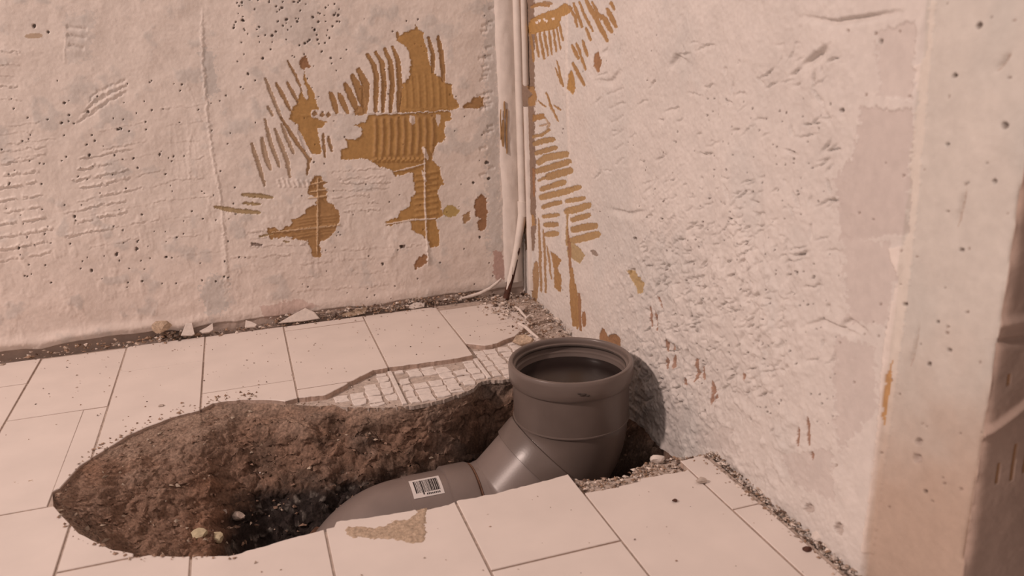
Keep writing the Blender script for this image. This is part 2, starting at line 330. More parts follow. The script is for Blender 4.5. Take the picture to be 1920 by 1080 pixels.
# step down in the plaster near the end of the wall, with a pale broken edge
Yw = P[:, 1]; edge = .585+(fbm(B*40, B*0, 3, 2)-.5)*.008
s.d -= .0035*(1-sstep(edge-.006, edge+.001, Yw))*(~end)
I = s.poly([(1742, 0), (1734, 100), (1716, 130), (1722, 190), (1710, 250), (1699, 430), (1690, 460), (1664, 468), (1680, 520), (1660, 620), (1652, 700), (1640, 850), (1616, 1035), (1634, 1040), (1656, 850), (1684, 640), (1706, 470), (1728, 260), (1752, 0)], 3)
s.pigment(I, PALE, .75); s.d[I] += .0010
lowtan = sstep(560, 1000, V+(mid-.5)*160)*sstep(1632, 1650, U+(V-850)*.1)*(~end); old = sstep(.592, .578, P[:, 1])*(~end) if False else (P[:, 1] < .582)*(~end); s.col *= (1-.10*old[:, None]*np.array([1, .9, 1.1])); s.col = s.col*(1-.8*lowtan[:, None])+np.array([.41, .295, .225])*.8*lowtan[:, None]; s.pigment(np.nonzero(lowtan > 2)[0], (.50, .39, .325), .6)  # colour darker past the step, tan towards the bottom
# chisel marks
reg = [(1235, 1560, 70, 700, 110, 10, 36, .0036), (1200, 1480, 330, 740, 260, 6, 20, .0028), (1480, 1560, 90, 560, 26, 20, 40, .006), (1120, 1250, 70, 330, 14, 8, 26, .003), (1290, 1480, 640, 820, 20, 8, 26, .003)]
for x0, x1, y0, y1, n, l0, l1, h in reg:
    for k in range(n):
        x = rnd.uniform(x0, x1); y = rnd.uniform(y0, y1); L = rnd.uniform(l0, l1); a = math.radians(rnd.gauss(26, 20) if rnd.random() < .8 else rnd.uniform(60, 130))
        dx, dy = L*.5*math.cos(a), -L*.5*math.sin(a); b = rnd.uniform(-3, 3)
        s.gouge([(x-dx, y-dy), (x+b*.3, y+b), (x+dx, y+dy)], rnd.uniform(2.4, 5.2), h*rnd.uniform(.5, 1.4), 3)
for k in range(80):
    x = rnd.uniform(1175, 1420); y = rnd.uniform(480, 760); L = rnd.uniform(6, 24); a = rnd.choice([rnd.gauss(.6, .3), rnd.gauss(1.5, .4)])
    s.gouge([(x, y), (x+L*.5*math.cos(a)+1, y-L*.5*math.sin(a)), (x+L*math.cos(a), y-L*math.sin(a))], rnd.uniform(3, 5), rnd.uniform(.003, .006), 2)
for pts, wd, h in [([(1500, 125), (1515, 112), (1550, 84)], 14, .009), ([(1505, 30), (1560, 40), (1690, 20)], 12, .006), ([(1252, 130), (1265, 105), (1285, 115)], 14, .007), ([(1120, 150), (1145, 152), (1165, 130)], 10, .004), ([(1140, 390), (1180, 400), (1210, 395)], 10, .004), ([(1510, 610), (1540, 600), (1610, 630)], 10, .005), ([(1570, 620), (1590, 600), (1625, 625)], 14, .006)]:
    s.gouge(pts, wd, h)
for k in range(11):
    y = 315+k*14; s.ridge([(1195+rnd.uniform(0, 25), y+48), (1235, y+14), (1290-rnd.uniform(0, 30), y-30)], 6, rnd.uniform(.0005, .0011), 4)
for k in range(6): s.ridge([(1135+4*k, 180+k*26), (1170, 165+k*26)], 5, -.0016)
# air holes
for k in range(190): s.pit(rnd.uniform(1240, 1570), rnd.uniform(180, 800), rnd.choice([1.2, 1.5, 1.8, 2.2]), .003, PITC)
for k in range(60): s.pit(rnd.uniform(1560, 1900), rnd.uniform(0, 1000), rnd.choice([2, 2.5, 3]), .003, (.30, .22, .18))
for k in range(40): s.pit(rnd.uniform(1010, 1250), rnd.uniform(60, 640), rnd.choice([1, 1.3, 1.6]), .002, PITC)
for x, y, r in [(1650, 78, 5), (1830, 48, 7), (1786, 142, 5), (1881, 236, 7), (1859, 342, 6), (1773, 270, 4), (1690, 572, 4), (1736, 684, 4), (1774, 658, 5), (1752, 605, 3), (1728, 924, 4), (1578, 207, 4), (1495, 513, 3.5), (1525, 520, 3), (1402, 456, 3), (1371, 409, 3), (1533, 242, 3), (1190, 447, 4), (1796, 470, 4)]:
    s.pit(x, y, r, .005, (.13, .09, .07))
for x, y, rx in [(1515, 955, 11), (1572, 992, 12), (1712, 860, 12), (1714, 830, 8)]: s.pit(x, y, rx, .006, (.45, .38, .34))
for pts, wd in [([(1806, 360), (1797, 395), (1788, 425)], 9), ([(1716, 610), (1708, 660), (1700, 690)], 6), ([(1890, 100), (1862, 135)], 8)]:
    s.gouge(pts, wd, .004); s.pigment(s.stroke(pts, wd*.7, 2), (.38, .29, .24), .6)
s.pigment(s.poly([(940, -20), (1001, -20), (1003, 150), (1006, 420), (1003, 470), (985, 470), (970, 200)], 3), (.21, .135, .09), .9)  # brown dirt and painted shade for the dark gap in the corner
# pale tile joint on this wall
I = s.ridge([(1062, 0), (1064, 200), (1070, 420)], 5, .0014, 1); s.pigment(I, PALE, .5)
def adh3(I, c, depth=-.0014, nm='adhesive_patch'):
    patches[s.newid()] = nm; s.id[I] = s.nid; s.pigment(I, c); s.d[I] = s.d[I]*.7+depth
Z3 = lambda p: [(900+x/1.7425, y/1.742) for x, y in p]
def rp(p, c=OCH, jit=2): adh3(s.poly(Z3(p), jit), c)
def rs(p, wd, c=OCH2, jit=1.2, taper=.7, nm='adhesive_streak'): adh3(s.stroke(Z3(p), wd/1.742+.6, jit, taper), c, nm=nm)
rp([(158, 82), (165, 62), (200, 45), (250, 27), (275, 10), (300, 25), (290, 45), (265, 55), (257, 85), (240, 95), (170, 112), (155, 108)])
for x, y in [(190, 68), (205, 65), (213, 69), (234, 62), (182, 74)]:
    I = s.poly(Z3([(x-5, y-4), (x+4, y-5), (x+6, y+2), (x, y+5)]), 1); s.id[I] = 0; s.pigment(I, PALE)
rs([(168, 22), (190, 14), (222, 18)], 12); rs([(205, 8), (232, 12)], 10, BRN)
for p in [[(163, 110), (176, 200)], [(179, 110), (190, 185)], [(193, 107), (206, 192)], [(207, 102), (219, 182)], [(221, 100), (232, 178)], [(235, 96), (247, 168)], [(248, 92), (264, 162)], [(256, 72), (271, 132)], [(250, 200), (271, 282)], [(244, 225), (266, 275)]]: rs(p, 8)
for p, wd in [([(285, 20), (308, 55), (316, 88)], 9), ([(303, 12), (332, 88)], 11), ([(320, 8), (350, 70), (366, 102)], 9), ([(343, 0), (375, 60), (413, 133)], 16), ([(364, 8), (392, 62)], 10), ([(398, 52), (426, 104)], 16), ([(413, 32), (441, 88)], 16), ([(424, 8), (433, 30)], 11), ([(344, 93), (361, 132)], 10), ([(334, 133), (352, 182)], 11), ([(314, 143), (347, 228)], 10), ([(300, 148), (321, 192)], 11), ([(304, 208), (341, 278)], 13), ([(214, 303), (241, 372)], 7), ([(225, 340), (256, 398)], 6), ([(240, 345), (262, 360)], 5), ([(190, 330), (215, 350)], 5)]: rs(p, wd)
rp([(373, 178), (386, 168), (399, 205), (386, 242), (371, 216)], RUSTY); rp([(289, 242), (300, 228), (313, 272), (305, 312), (284, 290)])
rp([(152, 280), (176, 283), (186, 318), (182, 345), (160, 347), (157, 320), (172, 310)], OCH2); rp([(172, 375), (212, 370), (216, 388), (190, 392), (172, 398)], OCH2)
rs([(215, 385), (228, 405), (222, 430)], 7, DULL); rs([(196, 412), (225, 405)], 6, DULL)
for p, wd in [([(176, 446), (205, 440), (228, 425)], 10), ([(180, 470), (210, 460), (240, 455)], 17), ([(186, 500), (215, 492), (247, 483)], 16), ([(193, 530), (215, 516), (279, 504)], 23), ([(184, 560), (230, 548), (288, 528)], 20), ([(224, 578), (255, 568), (293, 558)], 24), ([(193, 590), (216, 579)], 9), ([(203, 618), (232, 609)], 17), ([(240, 606), (273, 596)], 19), ([(204, 644), (250, 634), (297, 620)], 21), ([(302, 617), (324, 612)], 17), ([(208, 676), (235, 668), (264, 661)], 15), ([(284, 657), (337, 648)], 15), ([(211, 707), (256, 702)], 13), ([(284, 690), (320, 682), (352, 671)], 23), ([(216, 735), (251, 733)], 17), ([(303, 718), (352, 704)], 18), ([(219, 766), (250, 763)], 18), ([(306, 750), (340, 743), (372, 738)], 23), ([(300, 787), (335, 778), (380, 766)], 24), ([(286, 690), (285, 800)], 9)]:
    rs(p, wd, (.375, .245, .12) if rnd.random() < .5 else (.40, .265, .13), 1.6, .88, 'adhesive_bar')
rp([(284, 790), (300, 790), (325, 810), (343, 837), (325, 862), (305, 850), (284, 832)], (.42, .31, .17)); rs([(366, 822), (378, 832)], 14, (.3, .24, .2))
for p, wd, c in [([(193, 715), (196, 830), (199, 952)], 8, BRN), ([(208, 752), (211, 860), (213, 955)], 7, BRN), ([(219, 805), (231, 912)], 6, BRN), ([(184, 860), (182, 930), (177, 1005)], 18, BRN), ([(287, 752), (291, 850), (297, 935)], 9, RUSTY), ([(296, 880), (300, 960), (305, 1062)], 17, OCH2), ([(309, 930), (315, 1072)], 11, OCH2), ([(321, 962), (325, 1078)], 11, RUSTY), ([(337, 1022), (338, 1064)], 12, RUSTY), ([(155, 470), (160, 560)], 5, RUSTY), ([(175, 550), (178, 640)], 8, RUSTY)]: rs(p, wd, c)
rp([(228, 820), (246, 830), (264, 850), (251, 872), (263, 912), (262, 957), (250, 950), (240, 940), (238, 880)], OCH2)
rp([(155, 705), (176, 700), (181, 735), (150, 747), (147, 770), (143, 740)], OCH2); rp([(478, 883), (502, 885), (520, 905), (536, 930), (530, 957), (513, 962), (505, 935), (488, 905)], (.46, .33, .17))
rp([(390, 1090), (402, 1070), (420, 1100), (430, 1092), (445, 1090), (462, 1108), (460, 1148), (390, 1148)], RUSTY, 1)
Z5 = lambda p: [(1120+x/3.6, 620+y/3.6) for x, y in p]
for p, wd in [([(477, 60), (472, 140)], 34), ([(515, 92), (517, 130)], 13), ([(468, 185), (472, 255)], 30), ([(517, 170), (512, 262)], 24), ([(660, 190), (668, 270), (652, 345)], 24), ([(700, 250), (715, 330)], 26), ([(768, 340), (782, 410), (765, 495)], 30), ([(805, 430), (790, 520)], 15), ([(600, 320), (605, 370)], 28), ([(985, 290), (990, 340)], 25)]:
    q = Z5(p); s.gouge(q, wd/3.6*1.4, .003); adh3(s.stroke(q, wd/3.6, 1.5, .3), (.37, .235, .175), nm='chisel_scar')
for q, wd in [([(1497, 800), (1495, 836)], 7), ([(1514, 783), (1515, 836)], 7), ([(1521, 848), (1523, 862)], 7), ([(1232, 555), (1243, 580)], 4), ([(1218, 575), (1223, 612)], 5), ([(1230, 585), (1232, 620)], 5)]:
    s.gouge(q, wd*1.4, .003); adh3(s.stroke(q, wd, 1.5, .3), (.33, .205, .15), nm='chisel_scar')
adh3(s.stroke([(1668, 675), (1662, 705), (1655, 760), (1653, 798)], 7, 3, .15), (.46, .27, .12), nm='adhesive_streak')
# the end face: dirty brown with its shade painted in, and its own ridges and streaks (A-L1 metres from the corner)
xe = (A-L1)
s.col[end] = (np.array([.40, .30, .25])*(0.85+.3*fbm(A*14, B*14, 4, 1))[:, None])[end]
for zc, hh in [(.315, .005), (.298, -.004)]: s.d += end*hh*np.exp(-((B-zc-.05*xe*0)/.004)**2)
s.d += end*.005*np.exp(-((B-.215-xe*.55)/.0035)**2)
for x0, z0, z1, wd in [(.024, .165, .185, .0025), (.040, .165, .20, .003), (.052, .17, .21, .003), (.020, .258, .268, .0025)]:
    I = np.nonzero(end & (np.abs(xe-x0) < wd*.5) & (B > z0) & (B < z1))[0]
    adh3(I, (.33, .19, .10), nm='adhesive_streak')
# chipped arris
near = np.exp(-(np.abs(A-L1)/.006)**2); s.d -= near*(.002+.006*np.clip(fbm(B*45, B*0+2, 3, 1)-.4, 0, 1)*2)
# wall foot inside the pit is rough
s.d += (1-sstep(-.064, -.02, B))*(mid-.5)*.01
N = np.where(end[:, None], np.array([[0., -1., 0.]]), np.array([[-1., 0., 0.]]))
bl = np.clip((A-L1)/.008*.5+.5, 0, 1)[:, None]; N2 = (1-bl)*np.array([[-1., 0, 0]])+bl*np.array([[0, -1., 0]]); N = N2/np.linalg.norm(N2, axis=1)[:, None]
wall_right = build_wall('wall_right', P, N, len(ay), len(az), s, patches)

# unseen wall block, added to keep light off the side wall's end face
bm = bmesh.new(); bmesh.ops.create_cube(bm, size=1)
for v in bm.verts: v.co = Vector((.585+(v.co.x+.5)*.6, -.3+(v.co.y+.5)*.62, (v.co.z+.5)*2.2-.02))
bmesh.ops.bevel(bm, geom=list(bm.edges), offset=.004, segments=2, affect='EDGES')
me = bpy.data.meshes.new('added_shade_wall'); bm.to_mesh(me); bm.free()
link('added_shade_wall', me, mat('shade_wall_plaster', (.42, .33, .28), .9, False, 40, .1, .2, 300))['kind'] = 'structure'

# ------------------------------------------------------------------ pit outline on the floor
def px2xy(L): return np.array([fl(*p)[:2] for p in L])
FAR_L = px2xy([(112, 915), (150, 872), (205, 838), (240, 815), (275, 800), (330, 780), (375, 769)])      # tile edge, left
FAR_T = [(-.283, 1.09)]+[tuple(p) for p in FAR_L]+[(-.1075, 1.280), (-.088, 1.299), (-.066, 1.299), (-.039, 1.294), (.0, 1.276), (.021, 1.262), (.042, 1.267), (.084, 1.261), (.112, 1.283), (.145, 1.312), (.174, 1.335), (.20, 1.336), (.315, 1.331), (.352, 1.334), (.3535, 1.395), (.386, 1.369), (.41, 1.372), (.427, 1.384), (.452, 1.395), (.475, 1.42), (.503, 1.45), (.56, 1.46)]
NEAR_T = [(-.283, 1.09), (-.275, 1.05), (-.26, 1.02), (-.234, .971), (-.193, .922), (-.163, .9), (-.123, .881), (-.066, .86), (-.037, .864), (-.001, .87), (.035, .873), (.052, .876), (.056, .886), (.10, .880), (.15, .876), (.152, .871), (.19, .873), (.204, .877), (.25, .876), (.347, .884), (.3535, .885), (.3545, .836), (.40, .834), (.432, .836), (.436, .842), (.496, .838), (.503, .84), (.5045, .862), (.545, .868), (.56, .868)]
FAR_S = [(x, y+.004) for x, y in FAR_T if x < .015]+[(.041, 1.252), (.07, 1.238), (.097, 1.232), (.12, 1.215), (.16, 1.197), (.204, 1.186), (.235, 1.186), (.261, 1.189), (.29, 1.199), (.311, 1.208), (.341, 1.236), (.36, 1.233), (.381, 1.227), (.42, 1.22), (.48, 1.21), (.56, 1.19)]
NEAR_S = [(x, y+(.003 if x > -.05 else -.004)) for x, y in NEAR_T[:-9]]+[(.345, .888), (.3545, .880), (.38, .874), (.41, .866), (.432, .868), (.45, .880), (.475, .888), (.505, .886), (.535, .876), (.56, .872)]
def curve(L):
    a = np.array(L); return lambda x: np.interp(x, a[:, 0], a[:, 1])
farT, nearT, farS, nearS = curve(FAR_T), curve(NEAR_T), curve(FAR_S), curve(NEAR_S)
XL = -.283
# ------------------------------------------------------------------ floor: mortar bed with the pit cut out
def rag(x, k): return (float(vn(np.array(x*160.), np.array(k*1.), 1))-.5)*.005+(float(vn(np.array(x*520.), np.array(k*1.+.5), 2))-.5)*.0045
xs = np.linspace(XL, .558, 320)
hole = [(x, float(nearS(x))+rag(x, 1)) for x in xs]+[(x, float(farS(x))+rag(x, 9)) for x in xs[::-1][:-1]]
outer = [(-1.3, -.3), (.559, -.3), (.559, 1.655), (-1.3, 1.655)]
# bridge-free: two halves either side of the pit share the cut at the pit's left end and at the side wall
nearline = hole[:320]; farline = hole[320:][::-1]
ZB0, ZB1 = -.009, -.0155
def slab(name, poly, z0, z1, m, parent=None, bev=0, tilt=(0, 0, 0), jag=0):
    n = len(poly); P2 = [Vector((x, y, 0)) for x, y in poly]
    ar = sum(P2[i].x*P2[(i+1) % n].y-P2[(i+1) % n].x*P2[i].y for i in range(n))
    if ar < 0: P2 = P2[::-1]
    cx = sum(p.x for p in P2)/n; cy = sum(p.y for p in P2)/n
    def zt(p): return tilt[0]+tilt[1]*(p.x-cx)+tilt[2]*(p.y-cy)
    rings = [[Vector((p.x, p.y, z0)) for p in P2]]
    if bev:
        ins = []
        for i in range(n):
            a = (P2[i]-P2[i-1]); b = (P2[(i+1) % n]-P2[i])
            a = a.normalized() if a.length > 1e-9 else Vector((0, 0, 0)); b = b.normalized() if b.length > 1e-9 else a
            nn = Vector((-(a.y+b.y), a.x+b.x, 0)); nn = nn.normalized() if nn.length > 1e-6 else Vector((0, 0, 0))
            ins.append(P2[i]+nn*bev)
        rings.append([Vector((p.x, p.y, z1-bev+zt(p))) for p in P2]); rings.append([Vector((p.x, p.y, z1+zt(p))) for p in ins])
    else: rings.append([Vector((p.x, p.y, z1+zt(p))) for p in P2])
    Vv = [v for r in rings for v in r]; Fs = []
    for k in range(len(rings)-1):
        for i in range(n): Fs.append((k*n+i, k*n+(i+1) % n, (k+1)*n+(i+1) % n, (k+1)*n+i))
    top = rings[-1]; o = (len(rings)-1)*n
    for t in tessellate_polygon([[Vector((v.x, v.y, 0)) for v in top]]):
        a, b, c = [top[i] for i in t]; cr = (b-a).cross(c-a)
        Fs.append(tuple(o+i for i in (t if cr.z > 0 else t[::-1])))
    me = pd_mesh(name, Vv, Fs); return link(name, me, m, parent)
far_half = [(-1.3, 1.09)]+farline+[(.5585, 1.655), (-1.3, 1.655)]
near_half = [(-1.3, 1.09)]+nearline+[(.559, .30), (1.2, .30), (1.2, -.3), (-1.3, -.3)]
floor = slab('floor', far_half, ZB1, ZB0, M_BED); floor['kind'] = 'structure'
slab('mortar_bed', near_half, ZB1, ZB0, M_BED, floor)
M_GROUT = mat('grout', (.43, .35, .30), .95, False, 120, .2, .5, 500)
gl = [(x, float(farT(x))+.004) for x in xs]; gn = [(x, float(nearT(x))-.004) for x in xs]
slab('grout', [(-1.3, 1.094)]+gl+[(.5585, 1.633), (-1.3, 1.633)], ZB0-.001, -.0016, M_GROUT, floor)
slab('grout', [(-1.3, 1.086)]+gn[:-4]+[(.545, .30), (.545, -.3), (-1.3, -.3)], ZB0-.001, -.0016, M_GROUT, floor)
# tiles: 15 x 30 cm in a running bond, whole or broken at the pit
XJ = [-1.295, -1.1445, -.994, -.8435, -.693, -.544, -.393, -.2478, -.1068, .0415, .2003, .3545, .5035, .5425]
PH = [1.35, 1.5, 1.35, 1.5, 1.36, 1.507, 1.352, 1.497, 1.345, 1.60, 1.329, 1.475, 1.64]
G = .0014
rt = random.Random(5)
M_BISC = mat('tile_body', (.46, .345, .285), .9, False, 160, .2, .4, 500)
def tile(poly):
    o = slab('floor_tile', poly, ZB0, 0.0, M_TILE, floor, .0009, (rt.uniform(-.0004, .0004), rt.uniform(-.003, .003), rt.uniform(-.003, .003)))
    o.data.materials.append(M_BISC); n_ = len(poly)
    for k_, p_ in enumerate(o.data.polygons): p_.material_index = 1 if k_ < n_ else 0
for i in range(len(XJ)-1):
    x0, x1 = XJ[i]+G, XJ[i+1]-G; ph = PH[i]; strip = i == len(XJ)-2
    if strip: ph = .738
    ys = [ph+k*.30 for k in range(-7, 3)]
    for ya, yb in zip(ys[:-1], ys[1:]):
        y0, y1 = ya+G, yb-G; y1 = min(y1, 1.628+rt.uniform(-.004, .003)); y0 = max(y0, -.28)
        if strip: y1 = min(y1, .866)
        if y1-y0 < .012: continue
        if i == 11 and yb > 1.6: y1 = 1.60
        if x1 < XL: tile([(x0, y0), (x1, y0), (x1, y1), (x0, y1)]); continue
        xx = np.unique(np.r_[np.linspace(x0, x1, 26), [p[0] for p in FAR_T+NEAR_T if x0 < p[0] < x1]])
        jit = np.array([rag(x, 20+i)*.35 for x in xx])
        inh = xx >= XL
        fT = np.where(inh, farT(xx)+jit, 1.09); nT = np.where(inh, nearT(xx)+jit, 1.09)
        # beyond the pit
        lo_ = np.maximum(y0, fT) if (fT > y0).any() and inh.any() else np.full(len(xx), y0)
        done = False
        if y0 >= fT.max():
            tile([(x0, y0), (x1, y0), (x1, y1), (x0, y1)]); continue
        if y1 <= nT.min():
            tile([(x0, y0), (x1, y0), (x1, y1), (x0, y1)]); continue
        def runs(mask):
            k = 0
            while k < len(mask):
                if mask[k]:
                    j = k
                    while j+1 < len(mask) and mask[j+1]: j += 1
                    if j > k: yield k, j
                    k = j+1
                else: k += 1
        whole = (~inh)
        if whole.any() and y0 < 1.09 < y1 and not inh.all():
            k = int(whole.sum()); # tile reaching round the pit's left tip
            if k >= 2: tile([(xx[0], y0), (xx[k-1], y0), (xx[k-1], y1), (xx[0], y1)])
            xa = k-1
        else: xa = 0
        for msk, bot, top in [((fT < y1-.004), np.maximum(y0, fT), np.full(len(xx), y1)), ((nT > y0+.004), np.full(len(xx), y0), np.minimum(y1, nT))]:
            m2 = msk.copy()
            if xa: m2[:xa] = False
            for k, j in runs(m2):
                if xx[j]-xx[k] < .006: continue
                pb = [(xx[q], bot[q]) for q in range(k, j+1)]; pt = [(xx[q], top[q]) for q in range(j, k-1, -1)]
                if np.ptp(bot[k:j+1]) < 1e-9: pb = [pb[0], pb[-1]]
                if np.ptp(top[k:j+1]) < 1e-9: pt = [pt[0], pt[-1]]
                tile(pb+pt)
# pads of pale mortar: the print of the lost tiles' backs
for i in range(9, 13):
    x0 = XJ[i]; pitch = (XJ[min(i+1, 12)]-x0)/6 if i < 12 else .025
    for k in range(6):
        xa = x0+k*pitch+.002+rt.uniform(-.001, .001); xb = x0+(k+1)*pitch-.002+rt.uniform(-.001, .001)
        if k == 0: xa += .007
        if k == 5: xb -= .004
        for r in range(12):
            ya = 1.166+r*.0255; yb = ya+.0225
            if xb > .50: continue
            yb2 = min(yb, min(float(farT(xa)), float(farT(xb)))-.006); ya2 = max(ya, max(float(farS(xa)), float(farS(xb)), float(farS((xa+xb)/2)))+.003)
            if yb2-ya2 < .007 or xa < .085 or rt.random() < .08: continue
            j = lambda: rt.uniform(-.0021, .0021)
            pts = [(xa+j(), ya2+j()), ((xa+xb)/2, ya2+j()), (xb+j(), ya2+j()), (xb+j(), (ya2+yb2)/2), (xb+j(), yb2+j()), ((xa+xb)/2, yb2+j()), (xa+j(), yb2+j()), (xa+j(), (ya2+yb2)/2)]
            slab('mortar_pad', pts, ZB0-.001, ZB0+.0022+rt.uniform(-.0009, .0009), M_PAD, floor, .0008)
# grout ridges left on the bed along the tile joints
for xa in (.2003, .3545):
    y0 = float(farS(xa))+.004; y1 = float(farT(xa-.004))-.004
    slab('grout_ridge', [(xa-.004, y0), (xa+.003, y0+.001), (xa+.004, y1), (xa-.003, y1)], ZB0-.001, ZB0+.0035, M_PAD, floor, .001)
# sandy mortar stuck on the front tile
def heap(name, outline, h, m, parent=None, z=0., step=.0016, rough=.5):
    Pg = np.array(outline); x = np.arange(Pg[:, 0].min(), Pg[:, 0].max(), step); y = np.arange(Pg[:, 1].min(), Pg[:, 1].max(), step)
    Xg, Yg = [g.ravel() for g in np.meshgrid(x, y, indexing='ij')]; ins = np.zeros(len(Xg), bool); dmin = np.full(len(Xg), 9.)
    for (xa, ya), (xb, yb) in zip(Pg, np.roll(Pg, -1, 0)):
        if ya != yb: ins ^= ((ya > Yg) != (yb > Yg)) & (Xg < (xb-xa)*(Yg-ya)/(yb-ya)+xa)
        t = np.clip(((Xg-xa)*(xb-xa)+(Yg-ya)*(yb-ya))/((xb-xa)**2+(yb-ya)**2+1e-12), 0, 1); dmin = np.minimum(dmin, np.hypot(Xg-xa-t*(xb-xa), Yg-ya-t*(yb-ya)))
    dmin = np.where(ins, dmin, -dmin)+(fbm(Xg*200, Yg*200, 3, 2)-.5)*.008
    Z = z-.001+h*np.clip(dmin/.004, -1, 1)*(1-rough+2*rough*(fbm(Xg*330, Yg*330, 3, 1)-.2))
    Fq = grid_faces(len(x), len(y)); keep = (Z[Fq] > z-.0016).any(1); Fq = Fq[keep]; u, inv = np.unique(Fq, return_inverse=True)
    return link(name, np_mesh(name, np.stack([Xg, Yg, Z], 1)[u], inv.reshape(Fq.shape)), m, parent)
heap('mortar_smear', px2xy([(650, 985), (690, 988), (720, 985), (740, 972), (765, 975), (785, 955), (800, 950), (803, 1000), (795, 1018), (765, 1020), (735, 1012), (700, 1012), (660, 1008), (645, 998)]), .0022, M_SAND, floor)
heap('mortar_smear', px2xy([(18, 905), (40, 897), (66, 896), (70, 903), (45, 908), (22, 912)]), .0012, M_SAND, floor)

# ------------------------------------------------------------------ the dug pit: soil
gx = np.arange(XL+.0005, .600, .0019); NT = 360
tq = np.linspace(0, 1, NT); sq = .5-.5*np.cos(np.pi*tq); mg = np.array([.004, .012, .024])
nS1, fS1 = nearS(gx), farS(gx); wS = np.maximum(fS1-nS1, .002); fS1 = nS1+wS
GB = np.concatenate([nS1[:, None]-mg[::-1][None], nS1[:, None]+wS[:, None]*sq[None], fS1[:, None]+mg[None]], 1); NY = GB.shape[1]
A = np.repeat(gx, NY); B = GB.ravel(); nS = np.repeat(nS1, NY); fS = np.repeat(fS1, NY)
wob = fbm(A*30, B*30, 4, 1)-.5
dep = np.interp(A, [-.31, -.283, -.22, -.16, -.10, -.065, -.03, .03, .2, .60], [.012, .02, .045, .065, .09, .15, .235, .285, .30, .30])
wf = np.interp(A, [-.31, -.2, -.1, 0, .1, .2, .28, .33, .6], [.10, .15, .20, .215, .18, .13, .075, .05, .05])+wob*.05
wn = np.interp(A, [-.31, -.2, -.1, -.07, -.03, .6], [.06, .09, .06, .025, .012, .012])
tf = np.clip((fS-B)/wf, 0, 1); tn = np.clip((B-nS)/wn, 0, 1)
pw = np.interp(A, [-.3, .05, .16], [1.25, 1.25, .8])
z0 = np.interp(A, [-.3, .04, .10, .18, .25, .6], [-.003, -.006, -.009, -.012, -.016, -.018])
zn = np.interp(A, [-.3, -.09, -.04, .6], [-.004, -.005, -.016, -.018])
Z = np.where(tf**pw < tn**.8, z0-dep*tf**pw, zn-dep*tn**.8)
under = ((B > fS+1e-6) | (B < nS-1e-6)); Z = np.where(under, np.where(B > fS, z0, zn)-.010, Z)
# under the side wall the ground rises to the wall's foot
Z = np.where(A > .49, np.maximum(Z, -.075-np.clip(.565-A, 0, .1)*2.4+wob*.09), Z); Z = np.where(A > .557, np.minimum(Z, -.060), Z)
Z = np.where((A > .49) & (A < .557) & under & (B > .86), np.minimum(Z, -.03), Z)
# hollow under the mortar near the pipe
cav = np.exp(-(((A-.27)/.08)**2+((B-1.165)/.05)**2)); Z -= cav*.06*sstep(.0, .03, fS-B)
Zs = Z.copy(); B2 = B+1.4*Zs
fade = np.clip((-.004-Z)/.03, 0.10, 1)
lump = fbm(A*34, B2*34, 4, 2)-.5; grit = fbm(A*120, B2*120, 4, 3)-.5; sand = fbm(A*420, B2*420, 3, 4, .8)-.5
amp = np.interp(A, [-.3, 0, .2], [.7, 1, 1.5])
Z = Z+fade*(lump*.030*amp+grit*.006)+sand*.0030+fade*(np.random.RandomState(2).rand(len(A))-.5)*.0022*np.clip(fade*2, 0, 1)
Z = np.where(under, np.where(B > fS, np.minimum(z0-.004, -.006), np.minimum(zn-.004, -.008)), np.minimum(Z, -.0015)); Z = np.where(under & (A > .07), -.0160, Z)
Z = np.where((A > .545), np.minimum(Z, -.060), Z)
# the faces are lumpy sideways too, so they overhang a little
Px = A+fade*(fbm(A*60, B2*60, 4, 5)-.5)*.012; Py = B+fade*((fbm(A*50+9, B2*50, 3, 0)-.5)*.014+(fbm(A*260, B2*260, 2, 1)-.5)*.004)
dustiness = np.clip((Zs+.050+lump*.05)/.045, 0, 1)
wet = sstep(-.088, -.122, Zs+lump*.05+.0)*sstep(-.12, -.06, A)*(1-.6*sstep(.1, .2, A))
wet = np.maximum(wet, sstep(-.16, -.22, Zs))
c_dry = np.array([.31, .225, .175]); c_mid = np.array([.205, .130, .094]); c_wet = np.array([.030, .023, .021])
col = c_mid*(1-dustiness[:, None])+c_dry*dustiness[:, None]
red = np.clip((fbm(A*12, B2*12, 3, 4)-.42)*3, 0, 1)[:, None]*np.interp(A, [-.25, .05, .15], [1, .8, .1])[:, None]; col = col*(1-.55*red)+np.array([.235, .125, .078])*.55*red
patchy = np.clip((fbm(A*26+8, B2*26, 4, 5)-.5)*5, 0, 1)*np.clip(A*6+1.1, 0, 1)*.55; col = col*(1-patchy[:, None])+np.array([.075, .054, .043])*patchy[:, None]
grey = np.clip((fbm(A*18+2, B2*18, 3, 2)-.5)*4, 0, 1)*np.clip(A*5, 0, 1)*.5; col = col*(1-grey[:, None])+np.array([.24, .19, .16])*grey[:, None]
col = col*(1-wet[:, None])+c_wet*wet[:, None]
sp_ = np.clip((fbm(A*110, B2*110, 3, 0)-.66)*9, 0, 1)*wet*.5; col = col*(1-sp_[:, None])+np.array([.30, .27, .24])*sp_[:, None]
col *= (.72+.56*fbm(A*380, B2*380, 2, 1))[:, None]
soil = link('soil', np_mesh('soil', np.stack([Px, Py, Z], 1), grid_faces(len(gx), NY), col), M_SOIL)
tag(soil, 'brown sandy soil lining the pit dug through the tiled floor', kind='stuff')
Zg = Z.reshape(len(gx), NY)
def zsoil(x, y):
    i = int(np.clip(round((x-gx[0])/.0019), 0, len(gx)-1)); j = int(np.clip(np.searchsorted(GB[i], y), 0, NY-1)); return float(Zg[i, j])
